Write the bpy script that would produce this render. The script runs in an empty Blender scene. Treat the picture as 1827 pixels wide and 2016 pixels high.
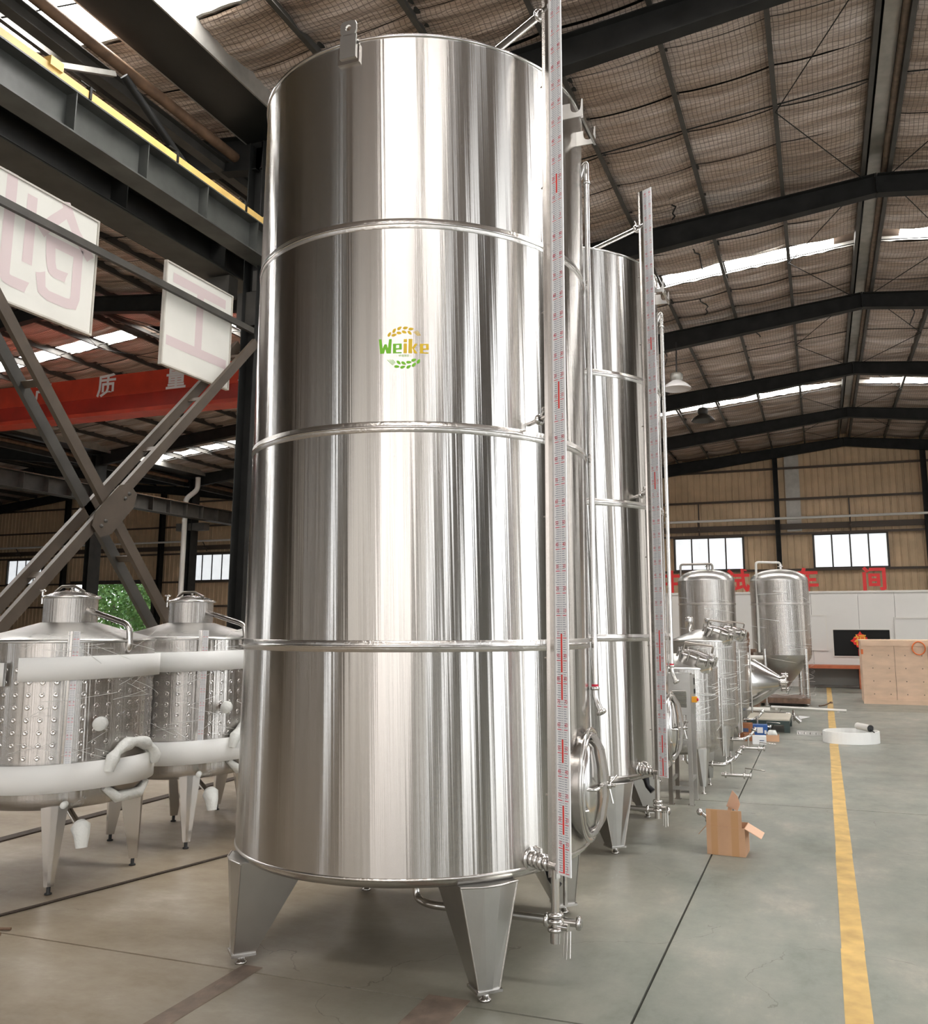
import bpy, math, random
from math import pi, sin, cos, atan2, radians as rad, sqrt
from mathutils import Vector, Matrix, noise
random.seed(7)
S = bpy.context.scene
COL = S.collection

# ------------------------------------------------------------ camera
F_PX, PX, PY = 1726.3, 983.85, 954.5
cam = bpy.data.cameras.new('camera'); camo = bpy.data.objects.new('camera', cam); COL.objects.link(camo)
cam.sensor_fit = 'HORIZONTAL'; cam.sensor_width = 36.0; cam.lens = F_PX / 1827 * 36
cam.shift_x = -(PX - 913.5) / 1827; cam.shift_y = (PY - 1008) / 1827
cam.clip_start = 0.05; cam.clip_end = 300
camo.location = (0, 0, 1.6)
camo.rotation_euler = (pi / 2 + 0.158285, 0, 0.34707)
S.camera = camo

# ------------------------------------------------------------ world, sun, portals, exposure
EXPOSURE = 0.55
SKYLIGHT_E, WINDOW_E, SKY_E = 21.0, .60, 2.5
W = bpy.data.worlds.new('sky'); S.world = W; W.use_nodes = True
nt = W.node_tree; nt.nodes.clear()
wo = nt.nodes.new('ShaderNodeOutputWorld'); bg = nt.nodes.new('ShaderNodeBackground')
tc = nt.nodes.new('ShaderNodeTexCoord'); sx = nt.nodes.new('ShaderNodeSeparateXYZ'); cr = nt.nodes.new('ShaderNodeValToRGB')
nt.links.new(tc.outputs['Generated'], sx.inputs[0]); nt.links.new(sx.outputs['Z'], cr.inputs[0])
cr.color_ramp.elements[0].position = 0.0; cr.color_ramp.elements[0].color = (0.95, 0.97, 1.0, 1)
cr.color_ramp.elements[1].position = 0.7; cr.color_ramp.elements[1].color = (0.72, 0.84, 1.0, 1)
nt.links.new(cr.outputs[0], bg.inputs[0]); bg.inputs[1].default_value = SKY_E
nt.links.new(bg.outputs[0], wo.inputs[0])

def portal(loc, rot, sx_, sy_):
    l = bpy.data.lights.new('portal', 'AREA'); l.shape = 'RECTANGLE'; l.size = sx_; l.size_y = sy_
    l.cycles.is_portal = True
    o = bpy.data.objects.new('portal', l); o.location = loc; o.rotation_euler = rot; COL.objects.link(o)
portal((-38, 40.2, 2.0), (-pi / 2, 0, pi), 5.9, 4.0)
vs = S.view_settings
vs.view_transform = 'Standard'; vs.look = 'None'; vs.gamma = 1.0; vs.use_curve_mapping = False; vs.exposure = EXPOSURE

# ------------------------------------------------------------ materials
MATS = {}
def newmat(name):
    m = bpy.data.materials.new(name); m.use_nodes = True; MATS[name] = m
    b = m.node_tree.nodes['Principled BSDF']
    return m, m.node_tree, b
def P(name, col, rough=0.6, metal=0.0, var=0.0, scale=6.0, bump=0.0, bscale=40.0, spec=None, stretch=None, rvar=0.0):
    m, t, b = newmat(name)
    b.inputs['Base Color'].default_value = (*col, 1); b.inputs['Roughness'].default_value = rough; b.inputs['Metallic'].default_value = metal
    if spec is not None: b.inputs['Specular IOR Level'].default_value = spec
    if var or bump or rvar:
        c = t.nodes.new('ShaderNodeTexCoord'); mp = t.nodes.new('ShaderNodeMapping'); t.links.new(c.outputs['Object'], mp.inputs[0])
        if stretch: mp.inputs['Scale'].default_value = stretch
    if var or rvar:
        n = t.nodes.new('ShaderNodeTexNoise'); n.inputs['Scale'].default_value = scale; n.inputs['Detail'].default_value = 5
        t.links.new(mp.outputs[0], n.inputs['Vector'])
    if var:
        r = t.nodes.new('ShaderNodeValToRGB')
        r.color_ramp.elements[0].position = .3; r.color_ramp.elements[1].position = .7
        r.color_ramp.elements[0].color = (*[max(0, x * (1 - var)) for x in col], 1)
        r.color_ramp.elements[1].color = (*[min(1, x * (1 + var)) for x in col], 1)
        t.links.new(n.outputs['Fac'], r.inputs[0]); t.links.new(r.outputs[0], b.inputs['Base Color'])
    if rvar:
        mr = t.nodes.new('ShaderNodeMapRange'); mr.inputs[3].default_value = rough - rvar; mr.inputs[4].default_value = rough + rvar
        t.links.new(n.outputs['Fac'], mr.inputs[0]); t.links.new(mr.outputs[0], b.inputs['Roughness'])
    if bump:
        n2 = t.nodes.new('ShaderNodeTexNoise'); n2.inputs['Scale'].default_value = bscale; n2.inputs['Detail'].default_value = 3
        bp = t.nodes.new('ShaderNodeBump'); bp.inputs['Strength'].default_value = bump; bp.inputs['Distance'].default_value = .01
        t.links.new(mp.outputs[0], n2.inputs['Vector']); t.links.new(n2.outputs['Fac'], bp.inputs['Height']); t.links.new(bp.outputs[0], b.inputs['Normal'])
    return m
def EM(name, col, e, texscale=0):
    m, t, b = newmat(name)
    b.inputs['Base Color'].default_value = (.8, .8, .8, 1)
    b.inputs['Emission Color'].default_value = (*col, 1); b.inputs['Emission Strength'].default_value = e
    b.inputs['Roughness'].default_value = .4
    if texscale:
        c = t.nodes.new('ShaderNodeTexCoord'); n = t.nodes.new('ShaderNodeTexNoise'); n.inputs['Scale'].default_value = texscale
        n.inputs['Detail'].default_value = 6; n.inputs['Roughness'].default_value = .8
        mr = t.nodes.new('ShaderNodeMapRange'); mr.inputs[1].default_value = .3; mr.inputs[2].default_value = .7
        mr.inputs[3].default_value = e * .72; mr.inputs[4].default_value = e * 1.1
        t.links.new(c.outputs['Object'], n.inputs['Vector']); t.links.new(n.outputs['Fac'], mr.inputs[0]); t.links.new(mr.outputs[0], b.inputs['Emission Strength'])
    return m
def math_(t, op, a=None, b=None):
    n = t.nodes.new('ShaderNodeMath'); n.operation = op
    for i, v in enumerate((a, b)):
        if v is None: continue
        if isinstance(v, (int, float)): n.inputs[i].default_value = v
        else: t.links.new(v, n.inputs[i])
    return n.outputs[0]
def polished(name, seed, rough=.27, k=9.0, amp=1.0, col=(.53, .507, .482)):
    """rolled stainless sheet: brushed round the drum, so light spreads up and down; faint upright flutes by angle"""
    m, t, b = newmat(name)
    b.inputs['Base Color'].default_value = (*col, 1); b.inputs['Metallic'].default_value = 1; b.inputs['Roughness'].default_value = rough
    b.inputs['Anisotropic'].default_value = 1.0; b.inputs['Anisotropic Rotation'].default_value = .25
    tg = t.nodes.new('ShaderNodeTangent'); tg.direction_type = 'RADIAL'; tg.axis = 'Z'; t.links.new(tg.outputs[0], b.inputs['Tangent'])
    c = t.nodes.new('ShaderNodeTexCoord'); s = t.nodes.new('ShaderNodeSeparateXYZ'); t.links.new(c.outputs['Object'], s.inputs[0])
    a = math_(t, 'ARCTAN2', s.outputs['Y'], s.outputs['X'])
    zz = math_(t, 'MULTIPLY', s.outputs['Z'], .035)
    w = math_(t, 'ADD', a, zz)
    def n1(sc, off, det):
        n = t.nodes.new('ShaderNodeTexNoise'); n.noise_dimensions = '1D'; n.inputs['Scale'].default_value = sc; n.inputs['Detail'].default_value = det
        n.inputs['Roughness'].default_value = .6
        t.links.new(math_(t, 'ADD', w, off), n.inputs['W']); return n.outputs['Fac']
    h = math_(t, 'ADD', math_(t, 'MULTIPLY', n1(k, seed * .37, 2), .008 * amp), math_(t, 'MULTIPLY', n1(k * 6, seed * .13, 2), .0017 * amp))
    bp = t.nodes.new('ShaderNodeBump'); bp.inputs['Strength'].default_value = 1; bp.inputs['Distance'].default_value = 1.0
    t.links.new(h, bp.inputs['Height']); t.links.new(bp.outputs[0], b.inputs['Normal'])
    return m
for i in range(4): polished('shell_steel_%d' % i, i + 1, amp=.22, rough=.23)
polished('small_shell', 9, rough=.25, k=14, amp=.35)
polished('far_shell', 5, rough=.22, k=12, amp=.7)
P('weld_band', (.60, .57, .54), .28, 1.0, bump=.25, bscale=60)
P('steel', (.64, .62, .60), .20, 1.0, rvar=.06, scale=8)
P('steel_satin', (.54, .53, .51), .32, 1.0, var=.06, scale=5, bump=.05)
P('steel_dark', (.32, .29, .26), .3, 1.0)
P('dark_paint', (.016, .016, .015), .6, .0, var=.35, scale=3, spec=.25)
P('dark_flange', (.05, .046, .04), .55, 0, var=.3, scale=3)
P('girder_paint', (.06, .062, .057), .45, 0, var=.45, scale=2.2, spec=.5)
P('brace_paint', (.065, .048, .034), .5, 0, var=.2, scale=4)
P('gutter_dark', (.020, .020, .018), .35, .3, var=.3, scale=1.5)
P('galvanised', (.42, .41, .38), .4, .6, var=.15, scale=5)
P('rust_pipe', (.17, .10, .06), .55, .1, var=.4, scale=5)
P('yellow_rail', (.72, .48, .16), .5, 0, var=.12, scale=6)
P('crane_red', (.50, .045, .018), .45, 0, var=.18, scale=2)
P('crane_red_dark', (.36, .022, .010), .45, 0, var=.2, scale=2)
P('letter_white', (.75, .72, .72), .6)
P('letter_red', (.62, .02, .02), .5)
P('banner_white', (.68, .67, .62), .6, var=.04, scale=2)
P('banner_pink', (.60, .50, .50), .6)
P('banner_frame', (.48, .45, .40), .5, var=.15)
P('wall_tan', (.62, .455, .285), .55, 0, var=.14, scale=1.3)
P('wall_pale', (.52, .50, .46), .4, 0, var=.1)
P('girt_brown', (.07, .048, .033), .55)
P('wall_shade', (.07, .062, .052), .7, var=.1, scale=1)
P('wall_inner', (.30, .25, .19), .7, var=.1, scale=1)
P('partition', (.66, .645, .62), .45, 0, var=.03, scale=1)
P('partition_edge', (.66, .64, .60), .5)
P('black_glass', (.010, .010, .010), .35, spec=.15)
P('bench_top', (.45, .12, .05), .5, var=.15)
P('bench_base', (.22, .22, .21), .5)
P('foam', (.82, .82, .80), .75, 0, bump=.12, bscale=12)
P('white_bag', (.72, .73, .70), .5, 0, bump=.9, bscale=30)
P('carton', (.56, .335, .20), .75, 0, var=.08, scale=7)
P('carton_tape', (.52, .29, .135), .35)
P('carton_inner', (.66, .42, .29), .75)
P('carton_brown', (.28, .11, .045), .75, var=.15)
P('blue_box', (.02, .09, .30), .45)
P('white_card', (.74, .74, .74), .6)
P('platform_green', (.035, .055, .05), .45)
P('platform_top', (.50, .46, .38), .6, var=.1)
P('tube_white', (.72, .70, .66), .4)
P('black_rubber', (.015, .015, .015), .5)
P('orange', (.75, .16, .03), .5)
P('gauge_white', (.82, .82, .83), .45)
P('gauge_red', (.62, .015, .05), .5)
P('gauge_scarlet', (.78, .04, .03), .5)
P('gauge_ink', (.05, .08, .16), .5)
P('logo_green', (.16, .48, .005), .45)
P('logo_yellow', (.70, .46, .005), .45)
P('gold', (.85, .45, .04), .4)
P('fu_red', (.72, .015, .01), .5)
P('yellow_switch', (.85, .38, .02), .4)
P('bark', (.12, .09, .06), .9, var=.3)
P('leaf', (.11, .22, .05), .6, var=.4, scale=3)
P('leaf_pale', (.22, .33, .13), .6, var=.3, scale=3)
P('outside_ground', (.36, .35, .33), .9, var=.1, scale=.3)
P('brown_machine', (.20, .12, .08), .5, .2, var=.4, scale=9)
P('rail_braid', (.05, .035, .025), .7, 0, bump=1, bscale=60)
P('tape_brown', (.20, .15, .115), .75, 0, var=.28, scale=8, bump=.3)
P('debris', (.35, .3, .26), .8)
P('black_plastic', (.01, .01, .012), .35)
EM('skylight', (1.0, .98, .95), SKYLIGHT_E, 2.5)
EM('window_glass', (.93, .97, 1.0), WINDOW_E, 6)
EM('refl_glow_bright', (.93, .97, 1.0), 3.5)  # glow levels of the added wall panes that the tanks reflect
EM('refl_glow_pink', (1.0, .955, .93), 2.2)
EM('refl_glow_mid', (.98, .95, .90), .95)
EM('refl_glow_dim', (.98, .90, .80), .35)
EM('small_lamp', (1, .95, .85), 4.0)

# plywood
m = P('plywood', (.70, .50, .36), .7, 0, var=.10, scale=3, stretch=(1, 1, 3))
# yellow floor line
P('line_yellow', (.52, .34, .11), .6, 0, var=.22, scale=7)
# concrete floor slab
m, t, b = newmat('concrete')
c = t.nodes.new('ShaderNodeNewGeometry')
def nz(sc, det, rough=.55, vec=None, stretch=None):
    n = t.nodes.new('ShaderNodeTexNoise'); n.inputs['Scale'].default_value = sc; n.inputs['Detail'].default_value = det; n.inputs['Roughness'].default_value = rough
    src = c.outputs['Position']
    if stretch:
        mp = t.nodes.new('ShaderNodeMapping'); mp.inputs['Scale'].default_value = stretch; t.links.new(src, mp.inputs[0]); src = mp.outputs[0]
    t.links.new(src, n.inputs['Vector']); return n.outputs['Fac']
def ramp(f, stops):
    r = t.nodes.new('ShaderNodeValToRGB'); el = r.color_ramp.elements
    el[0].position, el[0].color = stops[0][0], (*stops[0][1], 1); el[1].position, el[1].color = stops[-1][0], (*stops[-1][1], 1)
    for p_, c_ in stops[1:-1]:
        e = el.new(p_); e.color = (*c_, 1)
    t.links.new(f, r.inputs[0]); return r.outputs[0]
def mixc(f, a, b_, mode='MIX'):
    n = t.nodes.new('ShaderNodeMix'); n.data_type = 'RGBA'; n.blend_type = mode
    for s_, v in ((0, f), (6, a), (7, b_)):
        if isinstance(v, (int, float)): n.inputs[s_].default_value = v
        elif isinstance(v, tuple): n.inputs[s_].default_value = (*v, 1)
        else: t.links.new(v, n.inputs[s_])
    return n.outputs[2]
sepx = t.nodes.new('ShaderNodeSeparateXYZ'); t.links.new(c.outputs['Position'], sepx.inputs[0])
mrx = t.nodes.new('ShaderNodeMapRange'); mrx.inputs[1].default_value = -2.6; mrx.inputs[2].default_value = -.4; t.links.new(math_(t, 'ADD', sepx.outputs['X'], math_(t, 'MULTIPLY', nz(.6, 3), .8)), mrx.inputs[0])
green = ramp(nz(2.0, 9, .72, stretch=(1, .6, 1)), [(.30, (.125, .138, .115)), (.44, (.19, .20, .17)), (.56, (.235, .235, .20)), (.70, (.34, .31, .26))])
brown = ramp(nz(1.9, 9, .72, stretch=(.6, 1, 1)), [(.30, (.20, .155, .105)), (.46, (.28, .228, .165)), (.58, (.33, .28, .215)), (.72, (.44, .39, .32))])
base = mixc(mrx.outputs[0], brown, green)
stain = ramp(nz(.55, 3, .5), [(.52, (0, 0, 0)), (.68, (1, 1, 1))])
base = mixc(math_(t, 'MULTIPLY', stain, .35), base, (.12, .105, .08))
scuff = ramp(nz(5, 8, .8, stretch=(1, .25, 1)), [(.60, (0, 0, 0)), (.72, (1, 1, 1))])
sc_area = ramp(nz(.45, 2, .5, stretch=(1, 1, 1)), [(.45, (0, 0, 0)), (.6, (1, 1, 1))])
base = mixc(math_(t, 'MULTIPLY', math_(t, 'MULTIPLY', scuff, sc_area), .55), base, (.46, .47, .44))
vo = t.nodes.new('ShaderNodeTexVoronoi'); vo.feature = 'DISTANCE_TO_EDGE'; vo.inputs['Scale'].default_value = .55
vm = t.nodes.new('ShaderNodeVectorMath'); vm.operation = 'MULTIPLY_ADD'; nn = t.nodes.new('ShaderNodeTexNoise'); nn.inputs['Scale'].default_value = 1.5; nn.inputs['Detail'].default_value = 6; t.links.new(c.outputs['Position'], nn.inputs['Vector'])
t.links.new(nn.outputs['Color'], vm.inputs[0]); vm.inputs[1].default_value = (.9, .9, .9); t.links.new(c.outputs['Position'], vm.inputs[2]); t.links.new(vm.outputs[0], vo.inputs['Vector'])
crk = math_(t, 'MULTIPLY', math_(t, 'LESS_THAN', vo.outputs['Distance'], .0016), math_(t, 'GREATER_THAN', nz(.8, 2), .52))
base = mixc(math_(t, 'MULTIPLY', crk, .45), base, (.06, .05, .04))
t.links.new(base, b.inputs['Base Color'])
mr = t.nodes.new('ShaderNodeMapRange'); mr.inputs[3].default_value = .28; mr.inputs[4].default_value = .55
t.links.new(nz(2.2, 6, .7), mr.inputs[0]); t.links.new(mr.outputs[0], b.inputs['Roughness'])
bp = t.nodes.new('ShaderNodeBump'); bp.inputs['Strength'].default_value = .12; bp.inputs['Distance'].default_value = .01
t.links.new(nz(9, 5), bp.inputs['Height']); t.links.new(bp.outputs[0], b.inputs['Normal'])
b.inputs['Specular IOR Level'].default_value = .45
P('floor_bed', (.045, .038, .03), .9)

# roof blanket: foil-faced wool behind wire netting
m, t, b = newmat('blanket')
c = t.nodes.new('ShaderNodeNewGeometry')
sepx = t.nodes.new('ShaderNodeSeparateXYZ'); t.links.new(c.outputs['Position'], sepx.inputs[0])
def grid(sock, per, wd):
    f = math_(t, 'FRACT', math_(t, 'MULTIPLY', sock, 1 / per))
    return math_(t, 'LESS_THAN', f, wd)
wob = math_(t, 'MULTIPLY', nz(1.5, 2), .08)
gx = grid(math_(t, 'ADD', sepx.outputs['X'], wob), .070, .14)
gy = grid(math_(t, 'ADD', sepx.outputs['Y'], wob), .070, .14)
g = math_(t, 'MAXIMUM', gx, gy)
colr = ramp(nz(1.6, 6, .65, stretch=(.22, 1.9, 1)), [(.30, (.25, .18, .14)), (.45, (.43, .335, .27)), (.58, (.60, .51, .46)), (.72, (.82, .76, .74))])
t.links.new(mixc(math_(t, 'MULTIPLY', g, .62), colr, (.04, .03, .025)), b.inputs['Base Color'])
b.inputs['Metallic'].default_value = .35
mr = t.nodes.new('ShaderNodeMapRange'); mr.inputs[3].default_value = .22; mr.inputs[4].default_value = .50
t.links.new(nz(3, 4, .6, stretch=(.4, 2, 1)), mr.inputs[0]); t.links.new(mr.outputs[0], b.inputs['Roughness'])
bp = t.nodes.new('ShaderNodeBump'); bp.inputs['Strength'].default_value = 1.0; bp.inputs['Distance'].default_value = .09
t.links.new(nz(3.2, 4, .6, stretch=(.25, 2.2, 1)), bp.inputs['Height']); t.links.new(bp.outputs[0], b.inputs['Normal'])

# plastic film: mostly clear, creased
m, t, b = newmat('film')
b.inputs['Base Color'].default_value = (.9, .9, .9, 1); b.inputs['Roughness'].default_value = .12; b.inputs['Metallic'].default_value = 0
tr = t.nodes.new('ShaderNodeBsdfTransparent'); mx = t.nodes.new('ShaderNodeMixShader'); out = t.nodes['Material Output']
c = t.nodes.new('ShaderNodeTexCoord')
n = t.nodes.new('ShaderNodeTexNoise'); n.inputs['Scale'].default_value = 3; n.inputs['Detail'].default_value = 8; n.inputs['Roughness'].default_value = .75; n.inputs['Distortion'].default_value = 1.2
mp = t.nodes.new('ShaderNodeMapping'); mp.inputs['Scale'].default_value = (1.2, 1.2, 6); mp.inputs['Rotation'].default_value = (.25, .15, 0)
t.links.new(c.outputs['Object'], mp.inputs[0]); t.links.new(mp.outputs[0], n.inputs['Vector'])
bp = t.nodes.new('ShaderNodeBump'); bp.inputs['Strength'].default_value = 1; bp.inputs['Distance'].default_value = .06
t.links.new(n.outputs['Fac'], bp.inputs['Height']); t.links.new(bp.outputs[0], b.inputs['Normal'])
r = t.nodes.new('ShaderNodeValToRGB'); r.color_ramp.elements[0].position = .59; r.color_ramp.elements[0].color = (.02, .02, .02, 1)
r.color_ramp.elements[1].position = .70; r.color_ramp.elements[1].color = (.45, .45, .45, 1)
t.links.new(n.outputs['Fac'], r.inputs[0]); t.links.new(r.outputs[0], mx.inputs[0])
t.links.new(tr.outputs[0], mx.inputs[1]); t.links.new(b.outputs[0], mx.inputs[2]); t.links.new(mx.outputs[0], out.inputs['Surface'])
P('film_edge', (.78, .78, .76), .3)

# ------------------------------------------------------------ mesh helpers
class MB:
    def __init__(s): s.v = []; s.f = []; s.m = []; s.mi = 0; s.sm = []
    def add(s, vs_, fs, smooth=False):
        o = len(s.v); s.v += [tuple(v) for v in vs_]
        for f in fs: s.f.append([i + o for i in f]); s.m.append(s.mi); s.sm.append(smooth)
        return s
    def box(s, lo, hi, M=None):
        x0, y0, z0 = lo; x1, y1, z1 = hi
        v = [(x0, y0, z0), (x1, y0, z0), (x1, y1, z0), (x0, y1, z0), (x0, y0, z1), (x1, y0, z1), (x1, y1, z1), (x0, y1, z1)]
        if M: v = [M @ Vector(p) for p in v]
        return s.add(v, [(0, 3, 2, 1), (4, 5, 6, 7), (0, 1, 5, 4), (1, 2, 6, 5), (2, 3, 7, 6), (3, 0, 4, 7)])
    def beam(s, p0, p1, w, h, up=(0, 0, 1)):
        """solid bar p0->p1; w across, h along up"""
        p0, p1 = Vector(p0), Vector(p1); d = (p1 - p0).normalized(); u = Vector(up)
        sd = d.cross(u).normalized(); u2 = sd.cross(d).normalized()
        v = []
        for p in (p0, p1):
            for a, b_ in ((-1, -1), (1, -1), (1, 1), (-1, 1)): v.append(p + sd * (a * w / 2) + u2 * (b_ * h / 2))
        return s.add(v, [(0, 3, 2, 1), (4, 5, 6, 7), (0, 1, 5, 4), (1, 2, 6, 5), (2, 3, 7, 6), (3, 0, 4, 7)])
    def ibeam(s, p0, p1, w, h, tf=.014, tw=.010, up=(0, 0, 1), h1=None):
        p0, p1 = Vector(p0), Vector(p1); d = (p1 - p0).normalized(); u = Vector(up)
        sd = d.cross(u).normalized(); u2 = sd.cross(d).normalized(); h1 = h1 or h
        v = []
        for p, hh in ((p0, h), (p1, h1)):
            H2 = hh / 2
            for a, b_ in ((-w/2, -H2), (w/2, -H2), (w/2, -H2+tf), (tw/2, -H2+tf), (tw/2, H2-tf), (w/2, H2-tf), (w/2, H2), (-w/2, H2), (-w/2, H2-tf), (-tw/2, H2-tf), (-tw/2, -H2+tf), (-w/2, -H2+tf)):
                v.append(p + sd * a + u2 * b_)
        f = [(i, (i + 1) % 12, (i + 1) % 12 + 12, i + 12) for i in range(12)]
        f += [(0, 11, 2, 1), (3, 2, 11, 10), (4, 3, 10, 9), (5, 4, 9, 8), (6, 5, 8, 7)]
        f += [tuple(12 + i for i in reversed(q)) for q in f[12:17]]
        return s.add(v, f)
    def tube(s, pts, r, n=10, caps=True, smooth=True):
        pts = [Vector(p) for p in pts]; rings = []
        if not isinstance(r, (list, tuple)): r = [r] * len(pts)
        t0 = (pts[1] - pts[0]).normalized(); ref = Vector((0, 0, 1)) if abs(t0.z) < .9 else Vector((1, 0, 0))
        a = t0.cross(ref).normalized()
        o = len(s.v); V = []
        for i, p in enumerate(pts):
            t = (pts[min(i + 1, len(pts) - 1)] - pts[max(i - 1, 0)]).normalized()
            a = (a - t * a.dot(t)).normalized(); b_ = t.cross(a)
            for k in range(n): V.append(p + (a * cos(2 * pi * k / n) + b_ * sin(2 * pi * k / n)) * r[i])
        f = []
        for i in range(len(pts) - 1):
            for k in range(n): f.append((i * n + k, i * n + (k + 1) % n, (i + 1) * n + (k + 1) % n, (i + 1) * n + k))
        s.add(V, f, smooth)
        if caps:
            s.add(V[:n], [tuple(reversed(range(n)))]); s.add(V[-n:], [tuple(range(n))])
        return s
    def lathe(s, prof, c=(0, 0, 0), n=48, a0=0, a1=2 * pi, axis=None, smooth=True, wob=None):
        full = abs(a1 - a0 - 2 * pi) < 1e-6; m_ = n if full else n + 1; V = []
        M = axis.to_track_quat('Z', 'Y').to_matrix() if axis is not None else None
        c = Vector(c)
        for (r, z) in prof:
            for k in range(m_):
                a = a0 + (a1 - a0) * k / n
                rr, z_ = (wob(r, z, a) if wob else (r, z))
                p = Vector((rr * cos(a), rr * sin(a), z_))
                V.append(c + (M @ p if M else p))
        f = []
        for i in range(len(prof) - 1):
            for k in range(n):
                k2 = (k + 1) % m_
                f.append((i * m_ + k, i * m_ + k2, (i + 1) * m_ + k2, (i + 1) * m_ + k))
        return s.add(V, f, smooth)
    def prism(s, poly, depth, M):
        """poly in local XY, extruded along local Z by depth, placed by M"""
        n = len(poly); v = [M @ Vector((x, y, 0)) for x, y in poly] + [M @ Vector((x, y, depth)) for x, y in poly]
        return s.add(v, [tuple(reversed(range(n))), tuple(range(n, 2 * n))] + [(i, (i + 1) % n, (i + 1) % n + n, i + n) for i in range(n)])
    def merge(s, verts, faces, M=None):
        return s.add([M @ Vector(v) for v in verts] if M else verts, faces)
    def build(s, name, mat, parent=None, local=False, label=None, kind=None):
        me = bpy.data.meshes.new(name)
        v = s.v
        if parent is not None and not local:
            I = root_matrix(parent).inverted(); v = [I @ Vector(p) for p in s.v]
        me.from_pydata([tuple(p) for p in v], [], s.f)
        ml = mat if isinstance(mat, list) else [mat]
        for k in ml: me.materials.append(MATS[k])
        if len(ml) > 1: me.polygons.foreach_set('material_index', s.m)
        me.polygons.foreach_set('use_smooth', s.sm)
        me.update()
        o = bpy.data.objects.new(name, me); COL.objects.link(o)
        if parent is not None: o.parent = parent
        if label: o['label'] = label
        if kind: o['kind'] = kind
        return o
def root_matrix(o):
    M = Matrix.LocRotScale(o.location, o.rotation_euler, o.scale)
    return root_matrix(o.parent) @ M if o.parent else M
def thing(name, label=None, cat=None, loc=(0, 0, 0), rz=0, group=None, kind=None):
    o = bpy.data.objects.new(name, None); o.empty_display_size = .1; COL.objects.link(o)
    o.location = loc; o.rotation_euler = (0, 0, rz)
    tag(o, label, cat, group, kind); return o
def tag(o, label=None, cat=None, group=None, kind=None):
    for k, v in (('label', label), ('category', cat), ('group', group), ('kind', kind)):
        if v: o[k] = v
    return o
def copy_tree(o, parent=None):
    c_ = o.copy(); COL.objects.link(c_); c_.parent = parent
    for ch in list(KIDS(o)): copy_tree(ch, c_)
    return c_
def KIDS(o): return [x for x in bpy.data.objects if x.parent == o]
def solo(mb, name, mat, label, cat, loc, group=None, kind=None):
    """one-mesh thing with its origin at loc"""
    mb.v = [tuple(Vector(p) - Vector(loc)) for p in mb.v]
    o = mb.build(name, mat); o.location = loc
    return tag(o, label, cat, group, kind)
def elbow(p0, c_, p1, n=6):
    """points rounding the corner p0-c-p1"""
    p0, c_, p1 = Vector(p0), Vector(c_), Vector(p1)
    return [(1 - k / n) ** 2 * p0 + 2 * (k / n) * (1 - k / n) * c_ + (k / n) ** 2 * p1 for k in range(n + 1)]
def path(pts, r):
    """polyline with rounded corners of size r"""
    pts = [Vector(p) for p in pts]; out = [pts[0]]
    for i in range(1, len(pts) - 1):
        a = pts[i] + (pts[i - 1] - pts[i]).normalized() * r; b_ = pts[i] + (pts[i + 1] - pts[i]).normalized() * r
        out += elbow(a, pts[i], b_, 5)
    return out + [pts[-1]]
TXT = {}
def text_geo(s_, size=1.0, bold=0.0):
    k = (s_, bold)
    if k not in TXT:
        cu = bpy.data.curves.new('t', 'FONT'); cu.body = s_; cu.align_x = 'CENTER'; cu.align_y = 'CENTER'; cu.size = 1; cu.offset = bold; cu.resolution_u = 2
        o = bpy.data.objects.new('t', cu); COL.objects.link(o)
        dg = bpy.context.evaluated_depsgraph_get(); me = bpy.data.meshes.new_from_object(o.evaluated_get(dg))
        TXT[k] = ([v.co.copy() for v in me.vertices], [tuple(p.vertices) for p in me.polygons])
        bpy.data.objects.remove(o); bpy.data.curves.remove(cu); bpy.data.meshes.remove(me)
    v, f = TXT[k]
    return [p * size for p in v], f
def solid_text(mb, s_, size, bold, M, depth):
    """lettering cut from a plate: front, back and edges"""
    v, f = text_geo(s_, size, bold); n = len(v)
    from collections import Counter
    E_ = Counter()
    for q in f:
        for i in range(len(q)): E_[(q[i], q[(i + 1) % len(q)])] += 1
    side = [(a, b_, b_ + n, a + n) for (a, b_) in E_ if (b_, a) not in E_]
    V = [M @ p for p in v] + [M @ (p - Vector((0, 0, depth))) for p in v]
    return mb.add(V, list(f) + [tuple(i + n for i in reversed(q)) for q in f] + side)

# ============================================================ STRUCTURE
RIDGE = {0: 1.35, 1: -17.55, 2: -38.05}
SPAN = {0: (-7.3, 10.0), 1: (-27.8, -7.3), 2: (-48.3, -27.8)}
VALLEY_Z = 7.825
def roofz(x, off=0.0):
    for k in (0, 1, 2):
        a, b_ = SPAN[k]
        if a <= x <= b_: return VALLEY_Z + off + .1 * min(abs(x - a) if x < RIDGE[k] else abs(b_ - x), 12)
    return VALLEY_Z + off
# floor: bed plus slabs between recessed joints
floor = thing('floor', kind='structure', loc=(0, 0, 0))
MB().box((-49, -14, -.25), (10.3, 40, -.018)).build('floor_bed', 'floor_bed', floor)
xs = [-49, -46.5, -41.43, -36.36, -31.29, -26.22, -21.15, -16.08, -11.0, -5.88, -.81, 4.26, 10.3]
ys = [-14, -10.83, -5.96, -1.11, 3.74, 8.59, 13.44, 18.3, 23.15, 28.0, 32.85, 37.7, 40]
g_ = .006
for i in range(len(xs) - 1):
    for j in range(len(ys) - 1):
        MB().box((xs[i] + g_, ys[j] + g_, -.02), (xs[i + 1] - g_, ys[j + 1] - g_, 0)).build('floor_slab', 'concrete', floor)
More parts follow.
